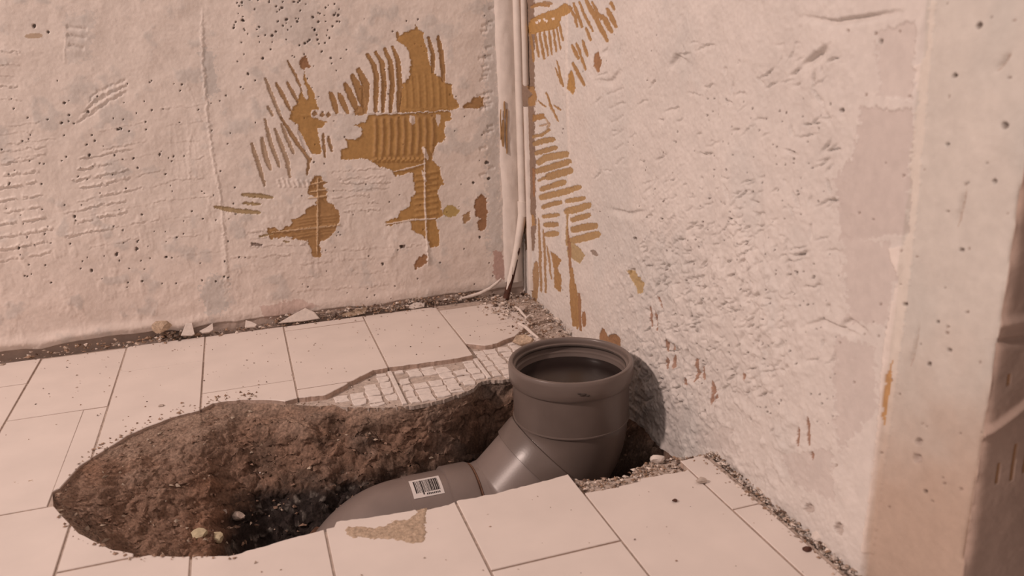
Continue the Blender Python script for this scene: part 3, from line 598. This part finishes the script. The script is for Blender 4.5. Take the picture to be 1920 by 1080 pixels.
# loose bits: many tiny faceted stones joined into one mesh
def bits(name, spots, m, label, seed=0):
    q = np.random.RandomState(seed); Vs = []; Fs = []; Cs = []; n = 0
    oct_ = np.array([[1, 0, 0], [-1, 0, 0], [0, 1, 0], [0, -1, 0], [0, 0, 1], [0, 0, -1.]]); of = np.array([[0, 2, 4], [2, 1, 4], [1, 3, 4], [3, 0, 4], [2, 0, 5], [1, 2, 5], [3, 1, 5], [0, 3, 5]])
    for x, y, z, r, c in spots:
        v = oct_*(1+(q.rand(6, 1)-.5)*.9)*r*np.array([q.uniform(.7, 1.5), q.uniform(.6, 1.1), q.uniform(.35, .8)])+(q.rand(6, 3)-.5)*r*.5
        a = q.uniform(0, 6.28); v = v@np.array([[math.cos(a), math.sin(a), 0], [-math.sin(a), math.cos(a), 0], [0, 0, 1.]])
        Vs.append(v+np.array([x, y, z])); Fs.append(of+n); n += 6; Cs.append(np.tile(np.array(c)*q.uniform(.75, 1.2), (6, 1)))
    o = link(name, np_mesh(name, np.concatenate(Vs), np.concatenate(Fs), np.concatenate(Cs), False), m)
    tag(o, label, kind='stuff'); return o
PALEB = (.62, .54, .48); MIDB = (.42, .33, .27); DARKB = (.13, .085, .065); BRNB = (.30, .20, .14)
rb = random.Random(21); pick = lambda *a: rb.choices([PALEB, MIDB, DARKB, BRNB], a)[0]
sp = []
while len(sp) < 1500:
    x = rb.uniform(-.28, .55); y = rb.uniform(float(nearS(x))+.01, max(float(farS(x))-.01, float(nearS(x))+.02)); z = zsoil(x, y)
    if z < -.26 and rb.random() < .5: continue
    sp.append((x, y, z, rb.choice([.0012, .0018, .0025, .004]), (.23, .15, .11) if rb.random() < .8 else (.42, .34, .27)))
for k in range(170):
    x = rb.uniform(-.27, -.02); f_ = rb.random() < .75; y = float(farT(x))+abs(rb.gauss(0, .018)) if f_ else float(nearT(x))-abs(rb.gauss(0, .008))
    if x > -.06 and not f_: continue
    sp.append((x, y, .0008, rb.choice([.0008, .0012, .0018, .0028]), (.30, .20, .145) if rb.random() < .8 else (.45, .36, .29)))
bits('soil_crumbs', sp, M_RUB, 'small brown earth crumbs scattered over the sides of the pit', 1)
sp = []
for k in range(1000):
    x = rb.uniform(-.9, .50)
    if x < -.18 and rb.random() < .6: continue
    y = 1.65-abs(rb.gauss(0, .011))-.002; sp.append((x, y, rb.uniform(0, .006)*max(0, 1-(1.65-y)/.025)+.001, rb.choice([.001, .0015, .002, .003, .004]), pick(3, 4, 2.2, 4)))
for k in range(170):
    x = rb.gauss(-.17, .02) if k < 90 else rb.gauss(-.30, .08); sp.append((x, 1.645-abs(rb.gauss(0, .006)), rb.uniform(0, .016), rb.choice([.002, .003, .005]), pick(1, 3, 1, 5)))
for k in range(420):
    x = rb.uniform(.02, .45); sp.append((x, 1.648-abs(rb.gauss(0, .005)), rb.uniform(0, .017), rb.choice([.002, .003, .0045]), pick(3, 3, 1, 4)))
bits('wall_foot_rubble', sp, M_RUB, 'thin line of brown and pale rubble along the foot of the back wall', 2)
sp = []
for k in range(1300):
    y = rb.uniform(.45, .87); x = .559-abs(rb.gauss(0, .010)); sp.append((x, y, rb.uniform(0, .010)*max(0, 1-(.56-x)/.02)+.0005-(.008 if x > .543 else 0), rb.choice([.0008, .0012, .0017, .0024, .0032]), pick(7, 5, 1.4, 2)))
bits('side_wall_rubble', sp, M_RUB, 'loose grit along the foot of the chiselled side wall', 3)
sp = []
for k in range(1100):
    x = min(.556, rb.gauss(.515, .035)); y = rb.choice([rb.gauss(1.56, .05), rb.uniform(1.36, 1.64)])
    if y > 1.645: continue
    if x < .42 : continue
    sp.append((x, y, rb.uniform(0, .012)*sstep(.45, .55, x)-(.006 if x > .50 else 0)+.0005, rb.choice([.0009, .0013, .002, .0028, .0042]), pick(6, 4, 1.5, 2)))
bits('corner_rubble', sp, M_RUB, 'plaster rubble and dust heaped in the corner below the pipe', 4)
sp = []
for k in range(420):
    x = rb.uniform(-.5, .53); y = rb.choice([rb.uniform(.55, .86), rb.uniform(1.25, 1.63), rb.uniform(1.4, 1.63)])
    if x > XL and float(nearT(x)) < y < float(farT(x)): continue
    sp.append((x, y, .0006, rb.choice([.0006, .0008, .0011, .0016]), pick(.5, 2, 2, 2)))
bits('tile_crumbs', sp, M_RUB, 'dark crumbs and grit strewn over the pale floor tiles', 5)
sp = []
for k in range(500):
    x = rb.uniform(.356, .55); y = rb.uniform(float(nearT(x))+.001, float(nearS(x))+.002) if float(nearS(x)) > float(nearT(x)) else 0
    if y: sp.append((x, y, ZB0+rb.uniform(0, .003), rb.choice([.0012, .002, .003]), pick(2, 4, 1.5, 3)))
for k in range(260):
    x = rb.uniform(.01, .50); y = rb.uniform(float(farS(x))+.002, float(farT(x))-.002)
    sp.append((x, y, ZB0+.001, rb.choice([.0008, .0012, .0018]), pick(3, 4, 1, 2)))
bits('mortar_grit', sp, M_RUB, 'gritty broken mortar along the bare edge of the pit', 6)

# ------------------------------------------------------------------ drain pipe
def sweep(name, path, radii, m, parent, seg=72, caps=False, inner=None):
    """tube with a radius per path point; a zero-length move lets the radius step"""
    Pn = [Vector(p) for p in path]; n = len(Pn); T = []
    for i in range(n):
        a = None
        for j in range(i+1, n):
            if (Pn[j]-Pn[i]).length > 1e-7: a = (Pn[j]-Pn[i]).normalized(); break
        b = None
        for j in range(i-1, -1, -1):
            if (Pn[i]-Pn[j]).length > 1e-7: b = (Pn[i]-Pn[j]).normalized(); break
        t = a if b is None else b if a is None else (a+b); T.append(t.normalized() if t.length > 1e-6 else (a or b))
    mid_ = n//2
    for i in range(mid_+1, n):
        if T[i].dot(T[i-1]) < 0: T[i] = -T[i]
    for i in range(mid_-1, -1, -1):
        if T[i].dot(T[i+1]) < 0: T[i] = -T[i]
    ref = Vector((0, 1, 0)); V_ = []
    for p, t, r in zip(Pn, T, radii):
        n1 = (ref-t*ref.dot(t)).normalized(); n2 = t.cross(n1)
        for k in range(seg):
            a = 2*math.pi*k/seg; V_.append(p+(n1*math.cos(a)+n2*math.sin(a))*r)
    Fs = [(i*seg+k, i*seg+(k+1) % seg, (i+1)*seg+(k+1) % seg, (i+1)*seg+k) for i in range(n-1) for k in range(seg)]
    if caps: Fs.append(tuple(range(seg))[::-1]); Fs.append(tuple((n-1)*seg+k for k in range(seg)))
    me = pd_mesh(name, V_, Fs, True); fix_normals(me)
    o = link(name, me, m, parent)
    md = o.modifiers.new('edges', 'EDGE_SPLIT'); md.split_angle = math.radians(38); return o
def lathe(name, cx, cy, prof, m, parent, seg=96):
    V_ = [(cx+r*math.cos(2*math.pi*k/seg), cy+r*math.sin(2*math.pi*k/seg), z) for r, z in prof for k in range(seg)]
    Fs = [(i*seg+k, i*seg+(k+1) % seg, (i+1)*seg+(k+1) % seg, (i+1)*seg+k) for i in range(len(prof)-1) for k in range(seg)]
    me = pd_mesh(name, V_, Fs, True); fix_normals(me); o = link(name, me, m, parent)
    md = o.modifiers.new('edges', 'EDGE_SPLIT'); md.split_angle = math.radians(38); return o
PXc, PYc, ZM = .437, 1.079, .0756
drain = thing('drain_pipe', 'grey plastic drain pipe of jointed bends rising open-mouthed from the pit', 'pipe')
ZO = -.0565; AG = math.radians(46); dg = Vector((-math.sin(AG), 0, -math.cos(AG))); O = Vector((PXc, PYc, ZO))
rt_ = .0395; Rb = rt_/math.tan(AG/2)
arc = []
c_in = Vector((PXc-Rb, PYc, ZO+rt_))
for k in range(13):
    a = AG*k/12; arc.append(c_in+Vector((Rb*math.cos(a), 0, -Rb*math.sin(a))))
RB = .0868
path = [(PXc, PYc, .046), (PXc, PYc, ZO+rt_+.0035), (PXc, PYc, ZO+rt_+.0030), (PXc, PYc, ZO+rt_+.0010)]+[tuple(p) for p in arc]
rad = [.0884, .0884, .0862, .0858]+[.0864]*13
e0 = arc[-1]
upright = sweep('upright_bend', path, rad, M_PVC, drain)
upright['label'] = 'upright bend with the open socket mouth'
# socket rim with a rolled lip, ring groove inside and the throat below
lathe('socket_rim', PXc, PYc, [(.0884, .0455), (.0896, .0445), (.0925, .0458), (.0938, .0485), (.0944, .056), (.0946, .0690), (.0940, .0730), (.0928, .0750), (.0905, .0756), (.0885, .0752), (.0872, .0738), (.0868, .0700), (.0868, .0672), (.0838, .0662), (.0834, .0640), (.0838, .0618), (.0862, .0606), (.0862, .0550), (.0835, .0530), (.0835, .0490), (.0822, .0470), (.0822, .0420), (.0815, -.010), (.0790, -.014), (.0788, -.06)], M_PVC, upright)
lathe('seal_ring', PXc, PYc, [(.0870, .0668), (.0842, .0660), (.0828, .0648), (.0826, .0634), (.0836, .0620), (.0870, .0612)], M_SEAL, upright)
lathe('body_bead', PXc, PYc, [(.0870, -.0125), (.0894, -.0132), (.0896, -.0150), (.0872, -.0160), (.0850, -.0162)], M_PVC, upright)
# dark disc added in the mouth to stand for the throat's shade
nv = 64; V_ = [(PXc+.0821*math.cos(2*math.pi*k/nv), PYc+.0821*math.sin(2*math.pi*k/nv), -.005) for k in range(nv)]
M_THROAT_SHADE = mat('throat_shade', (.018, .012, .011), .22, False, 10, .1, .03, 60, .3)
link('throat_shade_disc', pd_mesh('throat_shade_disc', [(x_, y_, .0455) for x_, y_, z_ in V_], [tuple(range(nv))]), M_THROAT_SHADE, upright)
# spout collar: the bend's lower socket
def along(t): return tuple(O+dg*t)
t0_ = rt_+.0005
sweep('collar', [along(t0_-.004), along(t0_-.003), along(t0_+.001), along(t0_+.029), along(t0_+.0296), along(t0_+.030), along(t0_+.026)], [.0866, .0905, .0918, .0914, .0905, .0868, .086], M_PVC, upright)
# second bend: from 45 degrees to level
ZC = -.1665; t2 = (ZO-ZC)/math.cos(AG); O2 = O+dg*t2
tl = .036; R2 = tl/math.tan((math.pi/2-AG)/2); s2 = O2-dg*tl
nrm = Vector((-math.cos(AG), 0, math.sin(AG)))    # turn centre lies on the upper left
c2 = s2+nrm*R2; arc2 = []
for k in range(11):
    a = (math.pi/2-AG)*k/10; v = s2-c2; ca, sa = math.cos(a), math.sin(a); arc2.append(c2+Vector((v.x*ca+v.z*sa, 0, -v.x*sa+v.z*ca)))
XS = .274
sweep('level_bend', [along(t0_+.022)]+[tuple(p) for p in arc2]+[(XS-.01, PYc, ZC)], [.0874]*(len(arc2))+[.0860]*2, M_PVC_LIT, drain)['label'] = 'short bend sloping down from the upright socket'
# third bend: level socket with sticker, then turning down into the ground
R3 = .0885; xb = .168; c3 = Vector((xb, PYc, ZC-R3)); arc3 = [c3+Vector((-R3*math.sin(math.radians(48*k/12)), 0, R3*math.cos(math.radians(48*k/12)))) for k in range(13)]
e3 = arc3[-1]; d3 = (arc3[-1]-arc3[-2]).normalized()
elbow = sweep('elbow', [(XS-.012, PYc, ZC), (XS, PYc, ZC), (XS, PYc, ZC), (XS-.003, PYc, ZC), (.2335, PYc, ZC), (.233, PYc, ZC), (xb+.006, PYc, ZC), (xb+.0055, PYc, ZC)]+[tuple(p) for p in arc3]+[tuple(e3+d3*.012)], [.082, .084, .0890, .0900, .0898, .0852, .0850, .0836]+[.0834]*14, M_PVC_LIT, drain)
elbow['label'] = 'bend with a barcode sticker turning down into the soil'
sweep('seal_ring', [(XS+.0005, PYc, ZC), (XS+.004, PYc, ZC), (XS+.007, PYc, ZC)], [.0865, .0872, .0835], M_SEALB, elbow)
q0 = e3+d3*.010
sweep('seal_ring', [tuple(q0), tuple(q0+d3*.002), tuple(q0+d3*.010), tuple(q0+d3*.012)], [.083, .0885, .0885, .083], M_SEALB, elbow)
sweep('lower_pipe', [tuple(q0), tuple(q0+d3*.20)], [.0805, .0805], M_PVC_LIT, drain)['label'] = 'pipe running down out of sight at the end of the bends'
# sticker wrapped on the elbow
def wrap_patch(name, xa, xb_, a0, a1, r, m, parent, n=10):
    V_ = []; Fs = []
    for k in range(n+1):
        a = a0+(a1-a0)*k/n
        for x in (xa, xb_):
            for rr in (r, r+.00025): V_.append((x, PYc-rr*math.cos(a), ZC+rr*math.sin(a)))
    for k in range(n):
        b = k*4; Fs += [(b+1, b+3, b+7, b+5), (b+1, b+5, b+4, b), (b+2, b+6, b+7, b+3)]
    Fs += [(0, 2, 3, 1), (n*4, n*4+1, n*4+3, n*4+2)]
    me = pd_mesh(name, V_, Fs); fix_normals(me); return me
LA0, LA1, LX0, LX1 = math.radians(66), math.radians(93), .178, .2235
lab = link('barcode_label', wrap_patch('barcode_label', LX0, LX1, LA0, LA1, .0854, M_LAB, elbow), M_LAB, elbow); lab['label'] = 'white sticker with a black barcode'
bars = []; rq = random.Random(9); x = LX0+.005
bm = bmesh.new()
while x < LX1-.005:
    wd = rq.choice([.0006, .0009, .0014, .002]); t = wrap_patch('bar', x, min(x+wd, LX1-.004), LA0+.10 if rq.random() < .8 else LA0+.05, LA1-.06, .08568, M_INK, lab, 4); bm.from_mesh(t); bpy.data.meshes.remove(t); x += wd+rq.choice([.0007, .001, .0013])
for k in range(8):
    xx_ = LX0+.020+k*.0026; t = wrap_patch('digit', xx_, xx_+.0016, LA0+.035, LA0+.07, .08568, M_INK, lab, 1); bm.from_mesh(t); bpy.data.meshes.remove(t)
me = bpy.data.meshes.new('barcode'); bm.to_mesh(me); bm.free(); o = link('barcode', me, M_INK, lab)
# dirt specks and a scuff on the rim
for a, z, r in [(-1.77, .058, .0035), (-1.83, .060, .002), (-1.70, .056, .0022)]:
    v = Vector((math.cos(a), math.sin(a), 0)); t = Vector((-v.y, v.x, 0)); pts = []
    for k in range(9):
        b = 2*math.pi*k/9; rr = r*(.7+.5*rq.random()); pts.append(Vector((PXc, PYc, z))+v*.0947+t*rr*1.5*math.cos(b)+Vector((0, 0, rr*.7*math.sin(b))))
    V_ = [p for p in pts]+[p-v*.0012 for p in pts]+[Vector((PXc, PYc, z))+v*.0956]
    Fs = [(18, k, (k+1) % 9) for k in range(9)]+[(k, k+9, (k+1) % 9+9, (k+1) % 9) for k in range(9)]
    me = pd_mesh('dirt_speck', V_, Fs); fix_normals(me); link('dirt_speck', me, M_SEAL, upright)

# ------------------------------------------------------------------ pipe boxing and thin water pipe in the corner
# rounded plaster fillet against the back wall
xa = pl(929, 0, 1, YB)[0]; xb2 = pl(966, 0, 1, YB-.012)[0]
def column(name, prof, z0, z1, m, parent=None, nz=120, amp=.0012, seed=0):
    """vertical strip with a plan profile [(x,y)...] and a slightly uneven face"""
    zz = np.linspace(z0, z1, nz); V_ = []
    pr = np.array(prof); cx, cy = pr.mean(0)
    for z in zz:
        for j, (x, y) in enumerate(pr):
            k = (float(vn(np.array(z*60), np.array(j*.6+seed), 2))-.5)*2*amp; V_.append((x+k*.5, y+k, z))
    n = len(pr); Fs = [(i*n+j, i*n+j+1, (i+1)*n+j+1, (i+1)*n+j) for i in range(nz-1) for j in range(n-1)]
    me = pd_mesh(name, V_, Fs, True); fix_normals(me); return link(name, me, m, parent)
M_OCH = mat('ochre_adhesive', (.37, .23, .11), .6, False, 90, .2, .2, 300)
M_FIL = mat('painted_plaster', (.67, .605, .555), .75, False, 60, .06, .3, 400)
prof = [(xa-.004, YB+.004)]+[(xa+(xb2-xa)*t, YB-.013*math.sin(math.pi*min(1, .08+t*.75))**.6) for t in np.linspace(0, 1, 12)]+[(xb2+.002, YB+.004)]
trim = column('trim_1', prof, .028, 1.25, M_FIL); trim['kind'] = 'structure'
for px0, ya, yb, w_ in [(943, 225, 275, .004), (950, 205, 288, .0022), (946, 190, 222, .002), (939, 205, 262, .0012)]:
    a_ = Vector(pl(px0, ya, 1, YB-.0135)); b_ = Vector(pl(px0, yb, 1, YB-.0135)); k_ = 6; V_ = []
    for i in range(k_+1):
        t = i/k_; p = a_.lerp(b_, t); ww = w_*(.25+math.sin(math.pi*(.1+.8*t)))*.6; q_ = .0006*math.sin(7*t+px0)
        for dx in (-ww, ww): V_ += [(p.x+dx+q_, YB-.0148, p.z), (p.x+dx+q_, YB-.011, p.z)]
    Fs = []
    for i in range(k_):
        c_ = i*4; Fs += [(c_, c_+2, c_+6, c_+4), (c_, c_+4, c_+5, c_+1), (c_+2, c_+3, c_+7, c_+6)]
    Fs += [(0, 1, 3, 2), (k_*4, k_*4+2, k_*4+3, k_*4+1)]
    me = pd_mesh('adhesive_streak', V_, Fs); fix_normals(me); link('adhesive_streak', me, M_OCH, trim)
# wall pipe: painted run, clamp, bend and rusted foot
pipe = thing('water_pipe', 'thin white painted pipe running down the corner to a rusty end at the floor', 'pipe')
topx = pl(968, 0, 1, YB-.016); RP = .0095
pth = [(topx[0]+.002, YB-.016, 1.25)]+[(topx[0]+.002, YB-.016, z) for z in np.linspace(1.1, .19, 26)]
kx, ky, kz = pth[-1]; ft = pl(948, 578, 2, 0.0)
foot = Vector((pl(948, 582, 1, 1.615)[0], 1.615, -.004)); k0 = Vector((kx, ky, kz))
bend = []
for k in range(1, 25):
    t = k/24; e = sstep(0, .35, np.array(t)); p = k0.lerp(foot, t); p.x = kx+(foot.x-kx)*(t*.75+.25*t*t); bend.append(p)
cut = 17
rr = lambda k: RP*(1-.28*min(1, k/10))
painted = sweep('painted_run', pth+[tuple(p) for p in bend[:cut]], [RP]*len(pth)+[rr(k) for k in range(cut)], M_PAINT, pipe, 28)
sweep('rusty_end', [tuple(p) for p in bend[cut-2:]], [rr(k)*.97 for k in range(cut-2, 24)], M_RUST, pipe, 28)['label'] = 'bare rusted lower end'
# flakes of paint still on the rusty end, and bare spots above it
def flake(pA, pB, r, a0, a1, m, nm, parent):
    d = (pB-pA).normalized(); n1 = (Vector((0, 1, 0))-d*d.y).normalized(); n2 = d.cross(n1); V_ = []; n = 6; mth = 7
    for i in range(mth+1):
        t = i/mth; w_ = math.sin(math.pi*(.12+.8*t)); c_ = (a0+a1)/2; h_ = (a1-a0)/2*w_*(1+.25*math.sin(9*t+a0))
        for k in range(n+1):
            a = c_-h_+2*h_*k/n; V_.append(pA.lerp(pB, t)+(n1*math.cos(a)+n2*math.sin(a))*(r+.0006))
    me = pd_mesh(nm, V_, [(i*(n+1)+k, i*(n+1)+k+1, (i+1)*(n+1)+k+1, (i+1)*(n+1)+k) for i in range(mth) for k in range(n)], True); fix_normals(me); return link(nm, me, m, parent)
lx = Vector((-1, -.4, 0))
fa = math.pi
flake(bend[cut-3], bend[cut+3], rr(14), fa+.2, fa+1.4, M_PAINT, 'paint_flake', pipe)
flake(bend[cut-8], bend[cut-6], rr(9), 2.2, 3.0, M_RUST, 'rust_spot', pipe)
flake(bend[cut-5], bend[cut+1], rr(12), 2.0, 2.9, M_RUST, 'rust_spot', pipe)
zc = pl(970, 392, 1, YB-.016)[2]
sweep('clamp', [(kx, ky, zc-.016), (kx, ky, zc-.016), (kx, ky, zc+.016), (kx, ky, zc+.016)], [RP, RP+.0022, RP+.0022, RP], M_PAINT, pipe, 28)
# thin conduit squeezed in beside it
XCN = .5535; c_top = pl(984, 78, 0, XCN); z_lo = pl(984, 157, 0, XCN)[2]
cable = sweep('conduit', [(XCN, c_top[1], 1.25), (XCN, c_top[1], z_lo), (XCN, c_top[1], z_lo-.004)], [.0062, .0062, .004], M_PAINT, None, 20, True)
tag(cable, 'short thin pale conduit ending high up beside the white pipe', 'conduit')
fy = pl(988, 330, 0, .556)[1]
cn = column('plaster_fin', [(.562, fy-.010), (.5545, fy-.0085), (.5525, fy-.001), (.5545, fy+.007), (.562, fy+.009)], .02, z_lo-.045, M_FIL, None, 90, .0012, 5)
cn['kind'] = 'structure'; cn.name = 'trim_2'
# bead of old sealant curling along the wall foot
pts = [pl(x, y, 1, 1.638) for x, y in [(862, 560), (880, 556), (900, 550), (918, 541), (932, 530), (940, 522)]]
sealant = sweep('sealant_strip', [tuple(p) for p in pts], [.002, .0035, .0038, .0035, .003, .0015], M_CHIP, None, 14, True)
tag(sealant, 'pale strip of old sealant curling up the back wall beside the rusty pipe end', 'sealant')

# ------------------------------------------------------------------ single chips and shards
def stone(name, loc, size, seed, m, label, cat='stone', flat=.6, rot=0., sub=2, group=None, dz=0.):
    q = random.Random(seed); bm = bmesh.new(); bmesh.ops.create_icosphere(bm, subdivisions=sub, radius=1)
    dirs = [Vector((q.gauss(0, 1), q.gauss(0, 1), q.gauss(0, 1))).normalized() for _ in range(9)]; cut_ = [q.uniform(.55, .9) for _ in dirs]
    for v in bm.verts:
        for d_, c_ in zip(dirs, cut_):
            k = v.co.dot(d_)
            if k > c_: v.co -= d_*(k-c_)
        v.co *= 1+q.uniform(-.05, .05)
    sx, sy = size; zmin = min(v.co.z for v in bm.verts)
    for v in bm.verts: v.co = Vector((v.co.x*sx, v.co.y*sy, (v.co.z-zmin)*flat*min(sx, sy)))
    me = bpy.data.meshes.new(name); bm.to_mesh(me); bm.free(); o = link(name, me, m); o.location = (loc[0], loc[1], loc[2]+dz); o.rotation_euler = (0, 0, rot)
    return tag(o, label, cat, group=group)
def shard(name, pts3, thick, m, label, cat='shard'):
    """flat broken piece: outline in 3-D, given a thickness and a chamfered face"""
    P3 = [Vector(p) for p in pts3]; c = sum(P3, Vector())/len(P3); n = Vector()
    for i in range(len(P3)): n += (P3[i]-c).cross(P3[(i+1) % len(P3)]-c)
    n.normalize()
    if n.dot(Vector((0, 0, H))-c) < 0: P3 = P3[::-1]; n = -n
    k = len(P3); ring0 = [p-c-n*thick for p in P3]; ring1 = [p-c-n*thick*.25 for p in P3]; ring2 = [(p-c)*.93 for p in P3]
    V_ = ring0+ring1+ring2; Fs = [(a*k+i, a*k+(i+1) % k, (a+1)*k+(i+1) % k, (a+1)*k+i) for a in (0, 1) for i in range(k)]+[tuple(2*k+i for i in range(k)), tuple(range(k))[::-1]]
    me = pd_mesh(name, V_, Fs); fix_normals(me); o = link(name, me, m); o.location = c; return tag(o, label, cat)
def on_wall(L, y): return [tuple(pl(px, py, 1, y)) for px, py in L]
def lean(L, y0, y1):
    ys = [p[1] for p in L]; a, b = min(ys), max(ys); return [tuple(pl(px, py, 1, y0+(y1-y0)*(b-py)/(b-a+1e-6))) for px, py in L]
shard('plaster_shard', lean([(339, 629), (349, 605), (360, 605), (365, 626), (360, 629)], 1.625, 1.640), .004, M_CHIP, 'pale upright plaster shard leaning on the back wall beside a brown lump', 'shard')
shard('plaster_shard', lean([(374, 620), (388, 613), (399, 605), (400, 618), (392, 623), (380, 624)], 1.628, 1.642), .004, M_CHIP, 'pale wedge of plaster lying just right of the upright shard', 'shard')
shard('plaster_shard', lean([(521, 606), (545, 592), (573, 577), (590, 585), (600, 597), (570, 602)], 1.628, 1.644), .005, M_CHIP, 'wide pale triangular plaster shard leaning on the back wall', 'shard')
shard('plaster_shard', lean([(459, 614), (461, 600), (472, 603), (482, 608), (478, 613)], 1.630, 1.642), .004, M_CHIP, 'small pale plaster shard left of the wide triangular one', 'shard')
stone('brown_lump', pl(305, 624, 1, 1.632), (.020, .014), 4, M_SAND, 'brown lump of mortar at the foot of the back wall', 'lump', .95)
shard('plaster_shard', lean([(640, 590), (670, 578), (690, 575), (685, 588), (655, 594)], 1.634, 1.645), .004, M_SAND, 'tan plaster flake at the wall foot below the orange patches', 'shard')
shard('plaster_shard', lean([(762, 576), (778, 566), (797, 567), (796, 575), (775, 579)], 1.632, 1.644), .004, M_CHIP, 'pale chip at the wall foot left of the sealant strip', 'shard')
# debris below the pipe
def stick(name, a, b, r, m, label):
    a = Vector(a); b = Vector(b); o = sweep(name, [tuple(a), tuple(a.lerp(b, .35)+Vector((.001, 0, .002))), tuple(a.lerp(b, .7)+Vector((-.001, 0, .001))), tuple(b)], [r*.7, r, r*.9, r*.5], m, None, 7, True)
    for p in o.data.polygons: p.use_smooth = False
    return tag(o, label, 'splinter')
stick('wood_splinter', fl(972, 606, .012), fl(1010, 634, .014), .0034, M_CHIP, 'long pale splinter lying between the corner and the pipe mouth')
stick('wood_splinter', fl(966, 575, .014), fl(988, 596, .008), .0028, M_CHIP, 'short pale splinter beside the rusty pipe end')
stick('wood_splinter', fl(985, 598, .008), fl(1000, 588, .012), .0024, M_CHIP, 'stubby splinter propped against the side wall in the corner')
shard('broken_tile', [fl(*p, z) for p, z in [((960, 640), .0), ((968, 628), .012), ((985, 626), .014), ((1000, 634), .010), ((995, 642), .002), ((975, 646), .0)]], .006, M_SAND, 'tan broken tile fragment just behind the pipe mouth', 'shard')
stone('dark_pebble', fl(981, 583, .0), (.011, .009), 8, M_BED, 'grey-brown pebble in the corner right of the rusty pipe end', 'pebble', .8)
stone('dark_pebble', fl(1314, 905, 0), (.0085, .0065), 9, M_BED, 'brown crumbly pebble on the joint of the narrow cut tile', 'pebble', .6)
stone('dark_pebble', fl(1265, 941, 0), (.004, .003), 10, M_RUST, 'small dark pebble on the large front tile right of the pipe', 'pebble', .7)
stone('pale_stone', (.482, .884, ZB0), (.012, .008), 12, M_CHIP, 'whitish stone on the pit rim beside the side wall', 'stone', .8)
stone('plaster_lump', fl(1540, 1015, -.006), (.012, .010), 31, M_CHIP, 'pinkish plaster lump at the foot of the side wall', 'lump', .7)
stone('dark_pebble', fl(1513, 1034, -.002), (.006, .005), 14, M_RUST, 'dark pebble on the narrow cut tile beside the pinkish lump', 'pebble', .7)
stone('dark_pebble', fl(302, 762, 0), (.0055, .0035), 15, M_BED, 'small grey pebble on the tile beyond the left end of the pit', 'pebble', .5)
# pale pieces at the left end of the pit
def pit_pt(px, py):
    d = RW@_r(px, py)
    for k in range(600):
        p = O0+d*(.45+k*.0012)/np.linalg.norm(d)*1.0*1.0 if False else O0+d/np.linalg.norm(d)*(.7+k*.0015)
        if -.3 < p[0] < .59 and .81 < p[1] < 1.32 and p[2] < zsoil(p[0], p[1]): return p
    return fl(px, py, -.05)
stone('pale_chip', pit_pt(374, 1003), (.013, .010), 17, M_YEL, 'yellowish flat chip on the soil at the front left of the pit', 'chip', .7, .4, dz=-.003)
stone('pale_chip', pit_pt(409, 1012), (.008, .013), 18, M_YEL, 'yellowish lumpy chip right of the flat one in the pit', 'chip', .9, .2, dz=-.003)
stone('pale_chip', pit_pt(447, 972), (.008, .011), 19, M_BED, 'greyish chip deeper in the pit behind the yellowish ones', 'chip', .9, .9, dz=-.003)
stone('pale_chip', pit_pt(420, 962), (.007, .006), 20, M_BED, 'small grey chip left of the greyish one in the pit', 'chip', .9, .9, dz=-.003)
for k, (px, py) in enumerate([(488, 888), (500, 910)]):
    stone('white_grain', pit_pt(px, py), (.0022, .0018), 40+k, M_LAB, ['upper of two tiny white grains on the brown soil slope', 'lower of two tiny white grains on the brown soil slope'][k], 'grain', .8, 0, 1, 'white grains on the soil')
